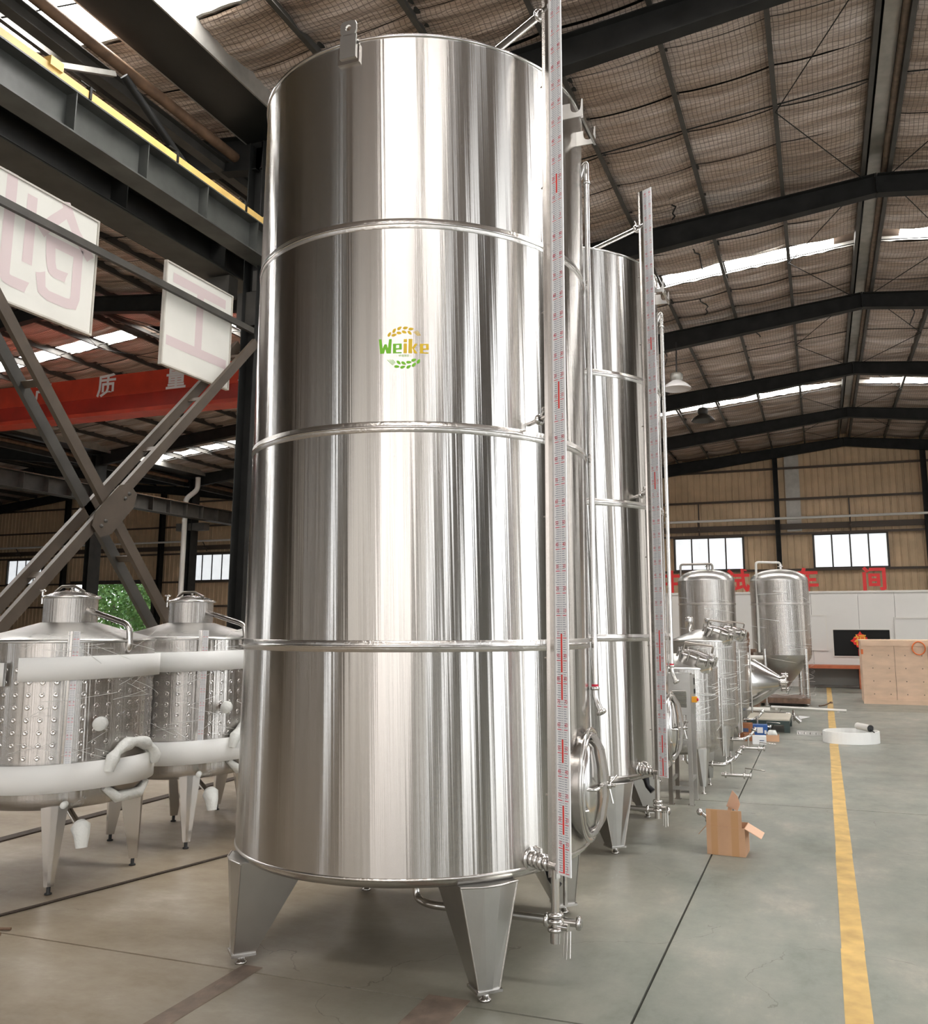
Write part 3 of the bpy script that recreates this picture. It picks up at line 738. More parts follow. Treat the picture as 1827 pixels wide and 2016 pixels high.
# banner rail and banners
mb = MB().beam((-7.22, 3.0, 5.64), (-7.22, 9.98, 5.64), .05, .08)
solo(mb, 'banner_rail', 'dark_flange', 'thin dark rail running in front of the two hanging banners', 'rail', (-7.22, 6.5, 5.6))
for (y0, ch, lb) in ((5.82, '创', 'white framed hanging board with a faint pink character, left edge of the photo'), (8.2, '工', 'white framed hanging board with a faint pink I-shaped character, by the largest tank')):
    y1 = y0 + 1.26; z0, z1 = 4.72, 6.0
    t_ = thing('hanging_board', lb, 'sign', (-7.3, (y0 + y1) / 2, z0), group='hanging boards over the column row')
    MB().box((-7.32, y0, z0), (-7.30, y1, z1)).build('board_face', 'banner_white', t_)
    e = .02
    MB().box((-7.335, y0 - e, z0 - e), (-7.285, y1 + e, z0)).box((-7.335, y0 - e, z1), (-7.285, y1 + e, z1 + e)).box((-7.335, y0 - e, z0), (-7.285, y0, z1)).box((-7.335, y1, z0), (-7.285, y1 + e, z1)).build('board_frame', 'banner_frame', t_)
    v, f = text_geo(ch, 1.25, .012)
    v = [Vector((-p.x, p.y, p.z)) for p in v]; f = [tuple(reversed(q)) for q in f]
    mb = MB().merge(v, f, Matrix.Translation((-7.2975, (y0 + y1) / 2, (z0 + z1) / 2)) @ Matrix.Rotation(pi / 2, 4, 'Z') @ Matrix.Rotation(pi / 2, 4, 'X'))
    mb.build('character', 'banner_pink', t_, label='faint pink character showing through from the other side')
# pale pipe along the end wall
t_ = thing('wall_pipe', 'long pale pipe running across the whole end wall on small brackets', 'pipe', (-19, 39.5, 6.1))
MB().tube([(-48, 39.45, 6.13), (10, 39.45, 6.13)], .055, 8).build('pipe_run', 'tube_white', t_)
for x in (-45, -38, -31.5, -24.5, -18, -11, -4.9, 1.4, 7):
    MB().box((x - .03, 39.4, 5.75), (x + .03, 39.82, 5.8)).beam((x, 39.42, 6.08), (x, 39.8, 5.6), .04, .04).build('bracket', 'girt_brown', t_)

# hanging bell lamps
def bell_lamp(x, y, z, ztop, label, pale):
    t_ = thing('bell_lamp', label, 'lamp', (x, y, z), group='bell lamps hung from the roof frames')
    MB().lathe([(.37, 0), (.36, .03), (.30, .10), (.17, .19), (.12, .22)], (x, y, z), 24).lathe([(.35, .005), (.28, .09), (.12, .2)], (x, y, z), 24).build('lamp_shade', 'letter_white' if pale else 'dark_flange', t_)
    MB().lathe([(0, .42), (.13, .42), (.16, .38), (.16, .24), (.12, .21)], (x, y, z), 16).build('lamp_housing', 'galvanised' if pale else 'dark_flange', t_)
    MB().tube([(x, y, z + .4), (x + .02, y, ztop)], .018, 6).build('cord', 'black_rubber', t_)
bell_lamp(-3.14, 22, 7.55, 8.80, 'pale bell lamp hung nearer, just right of the second tall tank', True)
bell_lamp(-3.2, 28, 8.05, 8.9, 'dark bell lamp hung lower and further right behind the pale one', False)

# ============================================================ RED CHARACTERS ON THE PARTITION
for ch, x in (('中', -3.86), ('试', -2.08), ('车', -.30), ('间', 1.37)):
    mb = MB(); solid_text(mb, ch, .64, .028, Matrix.Translation((x, PYF + .0, 2.80)) @ Matrix.Rotation(pi / 2, 4, 'X'), .04)
    zmin = min(p[2] for p in mb.v); mb.v = [(p[0], p[1], p[2] - zmin + 2.48) for p in mb.v]
    o = solo(mb, 'red_character', 'letter_red', {'中': 'red cut-out character 中 standing on the partition top, leftmost', '试': 'red cut-out character 试 on the partition top between the two cone-bottomed tanks', '车': 'red cut-out character 车 half hidden behind the right cone-bottomed tank', '间': 'red cut-out character 间 on the partition top, rightmost'}[ch], 'sign', (x, PYF, 2.48), group='red characters along the partition top')
# diamond ornament
t_ = thing('paper_ornament', 'red diamond paper ornament with a gold character in the dark window', 'decoration', (.94, PYF, 1.0))
M = Matrix.Translation((.94, PYF - .03, 1.19)) @ Matrix.Rotation(pi / 2, 4, 'X') @ Matrix.Rotation(pi / 4, 4, 'Z')
pts = []
for k in range(24):
    a = 2 * pi * k / 24; r_ = .185 / max(abs(cos(a)), abs(sin(a))) * .86 + (.02 if k % 2 else -.005); pts.append((r_ * cos(a), r_ * sin(a)))
MB().prism(pts, .01, M).build('diamond', 'fu_red', t_)
v, f = text_geo('福', .30, .012); MB().merge(v, f, Matrix.Translation((.94, PYF - .045, 1.19)) @ Matrix.Rotation(pi / 2, 4, 'X')).build('character', 'gold', t_)
mb = MB()
for k in range(5): mb.tube([(.88 + .03 * k, PYF - .03, .98), (.88 + .03 * k, PYF - .03, .80)], .006, 5)
mb.build('tassel', 'fu_red', t_)
mb = MB()
for k in range(8): mb.lathe([(0, .03), (.025, .02), (.03, 0), (.02, -.02), (0, -.03)], (1.38 + .035 * k, PYF - .04, 1.19 + .02 * sin(k * 2.1)), 6)
solo(mb, 'paper_garland', 'orange', 'small red-orange garland in the right part of the dark window', 'decoration', (1.5, PYF - .04, 1.19))
# bench
t_ = thing('bench', 'low bench with red-brown top against the white partition', 'bench', (.3, 24.5, 0))
MB().box((-.45, 24.25, .50), (.93, 24.8, .58)).build('bench_top', 'bench_top', t_)
MB().box((-.45, 24.3, 0), (-.38, 24.78, .5)).build('leg', 'bench_top', t_); MB().box((.84, 24.3, 0), (.91, 24.78, .5)).build('leg', 'bench_top', t_)
MB().box((-.38, 24.74, .06), (.84, 24.78, .5)).build('back_board', 'bench_base', t_)

# wooden crate
t_ = thing('wooden_crate', 'large plywood crate with an orange strap at the right edge', 'crate', (2.1, 20.6, 0))
x0, x1, y0, y1, zt = .76, 3.4, 19.95, 21.2, 1.26
MB().box((x0, y0, .0), (x1, y0 + .02, zt)).build('front_board', 'plywood', t_)
MB().box((x0, y0 + .02, 0), (x0 + .02, y1, zt)).build('side_board', 'plywood', t_)
MB().box((x1 - .02, y0 + .02, 0), (x1, y1, zt)).build('side_board', 'plywood', t_)
MB().box((x0 + .02, y1 - .02, 0), (x1 - .02, y1, zt)).build('back_board', 'plywood', t_)
MB().box((x0 - .02, y0 - .02, zt), (x1 + .02, y1 + .02, zt + .025)).build('lid', 'plywood', t_)
for z in (0.0, zt - .09): MB().box((x0 - .01, y0 - .022, z), (x1 + .01, y0, z + .09)).build('batten', 'plywood', t_)
MB().box((x0 + .62, y0 - .006, .09), (x0 + .625, y0, zt - .09)).box((x0 + 1.24, y0 - .006, .09), (x0 + 1.245, y0, zt - .09)).build('seam', 'tape_brown', t_)
mb = MB()
for k in range(16): mb.lathe([(0, .002), (.012, 0)], (x0 + .2 + .31 * (k % 4), y0 - .003, .2 + .26 * (k // 4)), 8, axis=Vector((0, -1, 0)))
mb.build('screw_heads', 'tape_brown', t_, kind='stuff')
MB().tube([(1.84 + .12 * cos(a * pi / 10), y0 - .05 - .01 * sin(a), 1.13 + .13 * sin(a * pi / 10)) for a in range(21)], .012, 6).build('strap', 'orange', t_, label='orange strap loop')
MB().box((x0 - .012, y0 - .03, 1.0), (x0 + .03, y0 - .022, 1.10)).build('corner_tag', 'orange', t_)

# ============================================================ TALL TANKS
TR = .925
def frustum_leg(mb, c_, ang, r_out, ztop, zbot, wt, wb_, dt, db, bul=.018):
    """folded-plate leg: faceted outer face, two side plates"""
    R_ = Matrix.Translation((*c_, 0)) @ Matrix.Rotation(ang, 4, 'Z')
    def ring(z, w, d, bul):
        return [(r_out - d, -w / 2, z), (r_out, -w / 2, z), (r_out + bul, -w * .14, z), (r_out + bul, w * .14, z), (r_out, w / 2, z), (r_out - d, w / 2, z)]
    A = [R_ @ Vector(p) for p in ring(ztop, wt, dt, bul)]; B = [R_ @ Vector(p) for p in ring(zbot, wb_, db, .006)]
    n = 6
    mb.add(B + A, [(i, (i + 1) % n, (i + 1) % n + n, i + n) for i in range(n)] + [tuple(reversed(range(n))), tuple(range(n, 2 * n))])
def gauge(root, bx, by, ang, z0, z1, wid, chan, number_step=.1, reds=(), side=1):
    """level gauge: steel channel with a white scale plate; plate plane holds the radial direction ang"""
    u = Vector((cos(ang), sin(ang), 0)); n = Vector((sin(ang), -cos(ang), 0)); O = Vector((bx, by, 0))
    def pt(a, d, z): return O + u * a + n * d + Vector((0, 0, z))
    def bar(mb, a0, a1, d0, d1, za, zb):
        mb.add([pt(a, d, z) for z in (za, zb) for (a, d) in ((a0, d0), (a1, d0), (a1, d1), (a0, d1))], [(0, 3, 2, 1), (4, 5, 6, 7), (0, 1, 5, 4), (1, 2, 6, 5), (2, 3, 7, 6), (3, 0, 4, 7)])
        return mb
    g = MB(); bar(g, -chan, 0, -.012, .012, z0 - .02, z1); bar(g, -chan, -chan + .004, .012, .022, z0 - .02, z1)
    gch = g.build('gauge_channel', 'steel', root)
    pl = bar(MB(), 0, wid, -.003, .003, z0, z1).build('gauge_plate', 'gauge_white', root)
    A = u; M0 = Matrix(((u.x, 0, n.x, 0), (u.y, 0, n.y, 0), (0, 1, 0, 0), (0, 0, 0, 1)))
    ink = MB(); red = MB(); sc = MB()
    z = z0 + .01; k = 0
    N = int((z1 - z0 - .02) / .01)
    for k in range(N + 1):
        z = z0 + .01 + k * .01
        ln = wid * (.20 if k % 5 else .28)
        tgt = red if k % 10 == 0 else ink
        if k % 10 == 0: ln = wid * .38
        for s_ in (0, 1):
            a0 = .10 * wid if s_ == 0 and k % 10 == 0 else (wid * .36 - ln if s_ == 0 else wid * .62)
            if s_ == 0: a1 = wid * .40 if k % 10 else wid * .42
            else: a1 = a0 + ln if k % 10 else wid * .9
            tgt.add([pt(a0, .0042, z), pt(a1, .0042, z), pt(a1, .0042, z + (.003 if k % 10 == 0 else .0018)), pt(a0, .0042, z + (.003 if k % 10 == 0 else .0018))], [(0, 1, 2, 3)])
        inred = any(a <= z <= b_ for a, b_ in reds)
        (sc if inred else ink).add([pt(wid * .44, .0045, z), pt(wid * .56, .0045, z), pt(wid * .56, .0045, z + (.010 if inred else .0016)), pt(wid * .44, .0045, z + (.010 if inred else .0016))], [(0, 1, 2, 3)])
        if k % 10 == 0 and k < N - 4:
            lab = str((k) % 100) if k % 100 else '%d' % (k // 100 if k else 1)
            v, f = text_geo(lab, wid * .27, .0)
            for a_ in (wid * .22, wid * .79):
                M = M0.copy(); p = pt(a_, .0046, z + .022); M.translation = p
                red.merge(v, f, M @ Matrix.Diagonal((.9, 1.15, 1, 1)))
    ink.build('tick_marks', 'gauge_ink', pl, kind='stuff'); red.build('red_numerals', 'gauge_red', pl, kind='stuff')
    if sc.v: sc.build('centre_scale', 'gauge_scarlet', pl, kind='stuff')
    return gch
def fix_local(root):
    pass
def clamp(mb, p, d, r=.034):
    d = Vector(d).normalized(); p = Vector(p)
    mb.lathe([(r * .6, -.011), (r, -.008), (r * 1.06, 0), (r, .008), (r * .6, .011)], p, 14, axis=d)
def tall_tank(cx, cy, label, reds):
    T = thing('storage_tank', label, 'tank', (cx, cy, 0), group='tall polished storage tanks')
    zs = [.555, 1.505, 2.505, 3.505, 4.505]
    for i in range(4):
        z0, z1 = zs[i], zs[i + 1]
        prof = [(TR, z0 + (z1 - z0) * k / 6) for k in range(7)]
        if i == 0: prof = [(TR, .522)] + prof
        MB().lathe(prof, (cx, cy, 0), 192).build('shell_course', 'shell_steel_%d' % i, T)
    for z in zs[1:4]:
        b_ = MB().lathe([(TR, z - .026), (TR + .0022, z - .024), (TR + .0022, z + .024), (TR, z + .026)], (cx, cy, 0), 160).build('weld_band', 'weld_band', T)
        MB().lathe([(TR + .002, z - .006), (TR + .006, z - .003), (TR + .006, z + .003), (TR + .002, z + .006)], (cx, cy, 0), 160).build('weld_bead', 'steel', T)
    MB().lathe([(TR - .01, 4.49), (TR + .006, 4.492), (TR + .008, 4.503), (TR - .006, 4.514), (TR - .05, 4.51)], (cx, cy, 0), 160).build('top_rim', 'steel', T)
    MB().lathe([(TR - .04, 4.51), (.6, 4.60), (.25, 4.69), (.0, 4.71)], (cx, cy, 0), 64).build('top_cone', 'steel_satin', T)
    MB().lathe([(0, .44), (.5, .452), (.80, .466), (.86, .472), (.897, .484), (.918, .502), (.925, .522)], (cx, cy, 0), 160).build('bottom_dish', 'steel', T)
    MB().lathe([(TR - .002, .514), (TR + .005, .518), (TR + .005, .526), (TR - .002, .530)], (cx, cy, 0), 160).build('bottom_weld', 'weld_band', T)
    for a in (-45, -135, 45, 135):
        mb = MB(); frustum_leg(mb, (cx, cy), rad(a), .928, .485, .055, .27, .10, .34, .10, .034)
        L = mb.build('leg', 'steel_satin', T)
        c2, s2 = cos(rad(a)), sin(rad(a)); fx, fy = cx + .885 * c2, cy + .885 * s2
        M = Matrix.Translation((fx, fy, 0)) @ Matrix.Rotation(rad(a), 4, 'Z')
        MB().box((-.06, -.06, .045), (.055, .06, .057), M).build('foot_plate', 'steel', L)
        MB().lathe([(.0, .0), (.028, .0), (.028, .010), (.018, .014), (.018, .047)], (fx, fy, 0), 16).build('foot_stem', 'steel', L)
        mb = MB()
        for s_ in (-1, 1):
            R_ = Matrix.Translation((cx, cy, 0)) @ Matrix.Rotation(rad(a), 4, 'Z')
            mb.tube([R_ @ Vector((.929, s_ * .135, .48)), R_ @ Vector((.929, s_ * .05, .06))], .004, 6)
        mb.tube([R_ @ Vector((.93, -.137, .484)), R_ @ Vector((.962, -.038, .484)), R_ @ Vector((.962, .038, .484)), R_ @ Vector((.93, .137, .484))], .005, 6)
        mb.build('weld_seam', 'weld_band', L)
    ga = rad(-31); gr = 1.10
    gx, gy = cx + gr * cos(ga), cy + gr * sin(ga)
    u = Vector((cos(ga), sin(ga), 0)); C0 = Vector((cx, cy, 0))
    gauge(T, gx, gy, ga, .53, 5.0, .082, .040, reds=reds)
    # lower outlet with its valve and the arm to the gauge
    mb = MB(); zo = .56
    mb.tube([C0 + u * .9 + Vector((0, 0, zo)), C0 + u * 1.10 + Vector((0, 0, zo))], .021, 14)
    for d_ in (.945, .975, 1.005, 1.035): clamp(mb, C0 + u * d_ + Vector((0, 0, zo)), u, .036 if d_ < 1.02 else .03)
    mb.tube([C0 + u * .99 + Vector((0, 0, zo)), C0 + u * .99 + Vector((0, 0, zo + .05)), C0 + u * .95 + Vector((0, 0, zo + .055))], .007, 8)
    mb.lathe([(.03, 0), (.052, .0), (.052, .004), (.03, .004)], C0 + u * .927 + Vector((0, 0, zo)), 20, axis=u)
    mb.build('lower_outlet', 'steel', T)
    # mid connection
    mb = MB().tube([C0 + u * .9 + Vector((0, 0, 2.56)), C0 + u * 1.09 + Vector((0, 0, 2.585))], .011, 12)
    clamp(mb, C0 + u * 1.00 + Vector((0, 0, 2.572)), u, .026)
    mb.tube([C0 + u * 1.0 + Vector((0, 0, 2.58)), C0 + u * 1.02 + Vector((.01, 0, 2.62))], .005, 6); clamp(mb, C0 + u * 1.02 + Vector((.01, 0, 2.62)), (0, -1, 0), .013)
    mb.build('middle_bracket', 'steel', T)
    # upper arm from the top cone
    mb = MB().tube(path([C0 + u * .15 + Vector((0, 0, 4.66)), C0 + u * .15 + Vector((0, 0, 4.70)), C0 + u * 1.10 + Vector((0, 0, 4.71))], .02), .020, 12)
    clamp(mb, C0 + u * 1.02 + Vector((0, 0, 4.71)), u, .032)
    mb.tube([C0 + u * 1.02 + Vector((0, 0, 4.73)), C0 + u * 1.0 + Vector((0, 0, 4.78))], .006, 6); mb.build('upper_arm', 'steel', T)
    # gauge clips
    mb = MB()
    for z in (.85, 1.45, 2.1, 3.1, 3.75, 4.3):
        mb.tube([C0 + u * (gr - .075) + Vector((0, 0, z)), C0 + u * (gr - .02) + Vector((0, 0, z))], .005, 6)
    mb.build('gauge_clips', 'steel_dark', T, kind='stuff')
    # drain line under the tank and the gauge foot with its valve
    zp = .245; px_, py_ = cx + .0, cy - .10
    pe = (gx - .003, gy + .0, zp)
    line = path([(cx + .09, cy - .19, .46), (cx + .09, cy - .19, zp), (cx + .20, cy - .265, zp), (cx + .97, cy - .28, zp)], .05)
    mb = MB().tube(line, .019, 14); clamp(mb, (cx + .955, cy - .28, zp), (1, 0, 0), .03); clamp(mb, (cx + .80, cy - .28, zp), (1, 0, 0), .03)
    mb.build('drain_line', 'steel', T)
    gpt = Vector((gx - u.x * .02, gy - u.y * .02, 0))
    mb = MB().tube([gpt + Vector((0, 0, .545)), gpt + Vector((0, 0, .29))], .019, 14)
    for z in (.30, .335, .36): clamp(mb, gpt + Vector((0, 0, z)), (0, 0, 1), .034)
    mb.tube([gpt + Vector((0, 0, .29)), gpt + Vector((0, 0, .245))], .024, 12)
    mb.tube([gpt + Vector((.0, 0, .315)), gpt + Vector((.06, -.01, .315))], .016, 10)
    for k in range(3): mb.tube([gpt + Vector((.045 + .012 * k, -.02 + .006 * k, .30)), gpt + Vector((.04 + .016 * k, -.03, .20 - .006 * (k % 2)))], .003, 6)
    mb.build('gauge_foot_valve', 'steel', T)
    # small black wrapped handle hanging below
    hx, hy = cx + .76, cy - .10
    mb = MB().tube([(hx - .03, hy, .455), (hx, hy, .43), (hx + .01, hy, .38), (hx + .05, hy - .01, .345)], [.02, .026, .02, .024], 9)
    mb.build('wrapped_handle', 'black_plastic', T, label='black plastic wrapped handle')
    MB().tube([(hx + .07, hy + .04, .46), (hx + .07, hy + .04, .25)], .011, 10).build('drop_pipe', 'steel', T)
    # manway on the +X side
    mx, mz = cx + TR, .815; ax = Vector((1, 0, 0))
    MW = thing('side_manway', None, None, (mx - cx, 0, mz)); MW.parent = T
    def mway(prof, n=40):
        mb = MB(); V = []
        for (r_, x) in prof:
            for k in range(n):
                a = 2 * pi * k / n; V.append((cx + TR + x, cy + r_ * .84 * cos(a), mz + r_ * sin(a)))
        f = [(i * n + k, i * n + (k + 1) % n, (i + 1) * n + (k + 1) % n, (i + 1) * n + k) for i in range(len(prof) - 1) for k in range(n)]
        return mb.add(V, f, True)
    MWp = mway([(.245, -.10), (.245, .03), (.25, .04), (.235, .04), (.225, .02), (.225, -.05)])
    MWp.build('manway_neck', 'steel', MW)
    mway([(.212, -.02), (.212, .035), (.19, .055), (.10, .075), (0, .08)]).build('manway_door', 'steel', MW)
    mway([(.262, .018), (.275, .022), (.275, .034), (.262, .036), (.25, .03)]).build('manway_lip', 'steel', MW)
    # angular yoke across the door
    yk = [(.02, .235), (.045, .235), (.085, .17), (.105, .05), (.105, -.05), (.085, -.17), (.045, -.235), (.02, -.235)]
    mb = MB(); yw = .022
    for i in range(len(yk) - 1):
        a, b_ = yk[i], yk[i + 1]
        mb.beam((mx + a[0], cy, mz + a[1]), (mx + b_[0], cy, mz + b_[1]), .055, .016, up=(abs(a[1] - b_[1]), 0, (b_[0] - a[0]) * (1 if a[1] > b_[1] else -1)))
    mb.build('yoke', 'steel_satin', MW)
    mb = MB().tube([(mx + .06, cy, mz), (mx + .15, cy, mz)], .009, 10)
    for a in (.4, 2.5, 4.6): mb.tube([(mx + .118, cy, mz), (mx + .14, cy + .085 * cos(a), mz + .085 * sin(a))], .005, 8)
    mb.lathe([(0, -.012), (.018, -.012), (.018, .012), (0, .012)], (mx + .118, cy, mz), 12, axis=ax)
    mb.build('hand_screw', 'steel', MW)
    mb = MB().tube([(mx + .03, cy - .16, mz + .0), (mx + .09, cy - .16, mz + .0), (mx + .10, cy - .02, mz + .005)], .008, 8)
    mb.tube([(mx + .035, cy - .17, mz - .10), (mx + .035, cy - .17, mz + .03)], .007, 8).tube([(mx + .02, cy - .19, mz - .10), (mx + .05, cy - .15, mz - .10)], .006, 8)
    mb.build('swing_arm', 'steel', MW)
    mb = MB()
    for z in (.245, -.245): mb.tube([(mx + .01, cy - .02, mz + z), (mx + .01, cy + .03, mz + z)], .010, 8).tube([(mx + .01, cy, mz + z), (mx + .035, cy, mz + z * 1.08)], .006, 8)
    mb.build('hinge_pins', 'steel', MW)
    # cleaning pipe up the right side
    qx, qy = cx + .938, cy + .175
    pts = path([(cx + .89, qy, 4.14), (qx, qy, 4.26), (qx, qy, 1.22), (qx + .04, qy - .02, 1.14)], .04)
    mb = MB().tube(pts, .0165, 12); mb.build('cleaning_pipe', 'steel', T)
    for p_, d_, r_ in (((qx, qy, 1.27), (0, 0, 1), .024), ((qx + .036, qy - .018, 1.15), (.5, -.2, -.8), .026), ((qx, qy, 4.12), (0, 0, 1), .022)):
        mb = MB(); clamp(mb, p_, d_, r_); mb.build('pipe_clamp', 'steel', T)
    mb = MB()
    mb.lathe([(.0175, -.006), (.0185, 0), (.0175, .006)], (qx, qy, 1.285), 10).build('red_gasket', 'gauge_red', T)
    # ladder hooks near the top
    hk = thing('ladder_hook', None, None, (TR, -.1, 4.26)); hk.parent = T
    for y in (4.17 - 4.445, 4.45 - 4.445):
        M = Matrix.Translation((cx + TR - .09, cy + y + .004, 4.26)) @ Matrix.Rotation(pi / 2, 4, 'X')
        poly = [(0, 0), (.20, 0), (.20, .10), (.193, .10), (.188, .055)] + [(.16 + .028 * cos(a), .055 - .028 * sin(a)) for a in (.5, 1.0, 1.57, 2.2, 2.7)] + [(.13, .062), (.13, .085), (0, .085)]
        MB().prism(poly, .006, M).build('hook_plate', 'steel_satin', hk)
    MB().beam((cx + TR + .105, cy - .275, 4.265), (cx + TR + .105, cy + .01, 4.265), .012, .03).build('hook_bar', 'steel', hk)
    return T
T1 = tall_tank(-2.075, 4.445, 'largest and nearest tall polished steel tank, bearing the green and yellow emblem', [(.53, .65), (.70, .81), (1.0, 1.09), (1.27, 1.37), (1.39, 1.55), (2.6, 2.72), (3.68, 3.77)])
# second tank: copy of the first before the first gets its lug and emblem
T2 = copy_tree(T1); T2.location = (-2.085, 7.07, 0)
T2['label'] = 'second tall polished steel tank standing right behind the nearest one'

# lifting lug
cx, cy = -2.075, 4.445
lg = thing('lifting_lug', None, None, (0, -TR - .01, 4.42)); lg.parent = T1
M = Matrix.Translation((cx, cy - TR - .012, 4.40)) @ Matrix.Rotation(pi / 2, 4, 'X')
poly = [(-.045, 0), (.045, 0), (.045, .17)] + [(.045 * cos(a), .17 + .035 * sin(a)) for a in (.5, 1.0, 1.57, 2.1, 2.6)] + [(-.045, .17)]
# plate with a hole: two halves round the eye
mb = MB(); hole = [(.017 * cos(a), .165 + .017 * sin(a)) for a in [2 * pi * k / 16 for k in range(16)]]
outer = [(.045 * max(-1, min(1, 1.2 * cos(a))), .165 + .04 * max(-1, min(1, 1.2 * sin(a)))) for a in [2 * pi * k / 16 for k in range(16)]]
for dz in (0, .012):
    pass
V = [M @ Vector((x, y, 0)) for x, y in hole + outer] + [M @ Vector((x, y, .012)) for x, y in hole + outer]
f = []
for k in range(16):
    k2 = (k + 1) % 16
    f += [(k, k2, 16 + k2, 16 + k), (32 + k, 48 + k, 48 + k2, 32 + k2), (k, 32 + k, 32 + k2, k2), (16 + k, 16 + k2, 48 + k2, 48 + k)]
mb.add(V, f); mb.prism([(-.045, 0), (.045, 0), (.045, .128), (-.045, .128)], .012, M); mb.build('lug_plate', 'steel_satin', lg)
MB().box((cx - .06, cy - TR - .014, 4.375), (cx + .06, cy - TR + .006, 4.47)).build('lug_pad', 'steel', lg)

# emblem, printed on the curved shell
def on_shell(u_, z, r_=TR + .0012):
    a = rad(-70.75) + u_ / TR
    return (cx + r_ * cos(a), cy + r_ * sin(a), z)
em = thing('emblem', None, None, (.31, -.87, 2.885)); em.parent = T1
EMZ = 2.884; SC = .237 / 892.0          # metres per crop pixel of the zoomed emblem
def E(px_, py_): return on_shell((px_ - 868) * SC, EMZ + (765 - py_) * SC)
def poly_em(mb, pts): mb.add([E(*p) for p in pts], [tuple(reversed(range(len(pts))))])
def rects(mb, L):
    for (a, b_, c_, d_) in L: poly_em(mb, [(a, b_), (c_, b_), (c_, d_), (a, d_)])
mb = MB()   # W
poly_em(mb, [(418, 605), (465, 605), (488, 780), (505, 868), (445, 868)]); poly_em(mb, [(488, 780), (520, 700), (560, 700), (515, 868), (480, 868)])
poly_em(mb, [(520, 700), (560, 700), (585, 780), (605, 868), (560, 868)]); poly_em(mb, [(600, 605), (650, 605), (638, 868), (575, 868)])
mb.build('letter', 'logo_green', em, label='green capital W')
def letter_e(x0, x1, mat, lb):
    mb = MB(); w = x1 - x0
    rects(mb, [(x0, 692, x0 + w * .36, 868), (x0 + w * .36, 692, x1, 715), (x1 - w * .3, 715, x1, 800), (x0 + w * .36, 775, x1 - w * .3, 800), (x0 + w * .36, 848, x1, 868)])
    mb.build('letter', mat, em, label=lb)
letter_e(675, 830, 'logo_green', 'green letter e')
mb = MB(); rects(mb, [(862, 610, 920, 665), (862, 690, 920, 868)]); mb.build('letter', 'logo_yellow', em, label='yellow letter i')
mb = MB(); rects(mb, [(948, 605, 1015, 868)]); poly_em(mb, [(1015, 765), (1060, 692), (1110, 692), (1050, 785)]); poly_em(mb, [(1015, 765), (1050, 785), (1112, 868), (1050, 868)]); mb.build('letter', 'logo_yellow', em, label='yellow letter k')
letter_e(1150, 1305, 'logo_yellow', 'yellow letter e')
mb = MB(); v, f = text_geo('- WEIKE -', 62, .0); mb.add([E(868 + p.x * 1.05, 915 - p.y) for p in v], f); mb.build('small_lettering', 'logo_green', em)
def leaf_em(mb, x, y, L, Wd, ang):
    a = rad(ang); pts = []
    for k in range(12):
        t_ = 2 * pi * k / 12; px_, py_ = L / 2 * cos(t_), Wd / 2 * sin(t_) * (1 - .25 * cos(t_))
        pts.append((x + px_ * cos(a) + py_ * sin(a), y - px_ * sin(a) + py_ * cos(a)))
    mb.add([E(*p) for p in pts], [tuple(range(12))])
mb = MB()
for (x, y, a) in ((605, 518, 60), (690, 450, 58), (783, 408, 38), (890, 402, 12), (988, 422, 5), (690, 532, 15), (778, 495, -8), (868, 478, -22), (965, 492, -42)): leaf_em(mb, x, y, 92, 50, a)
for k in range(4): mb.add([E(1030 + 22 * k, 475 - 8 * k + 3), E(1110 + 16 * k, 550 - 3 * k), E(1116 + 16 * k, 545 - 3 * k), E(1036 + 22 * k, 470 - 8 * k)], [(0, 1, 2, 3)])
mb.build('wheat_ear', 'logo_yellow', em, label='yellow wheat ear')
mb = MB()
for (x, y, a) in ((750, 1110, -5), (852, 1120, 18), (958, 1115, 35), (1050, 1078, 48), (1128, 1015, 60), (1045, 992, 20), (960, 1032, 2), (868, 1050, -30), (780, 1038, -42)): leaf_em(mb, x, y, 92, 50, a)
for k in range(4): mb.add([E(570 + 32 * k, 985), E(675 + 14 * k, 1085 - 14 * k), E(683 + 14 * k, 1080 - 14 * k), E(580 + 32 * k, 982)], [(0, 1, 2, 3)])
mb.build('wheat_ear', 'logo_green', em, label='green wheat ear')

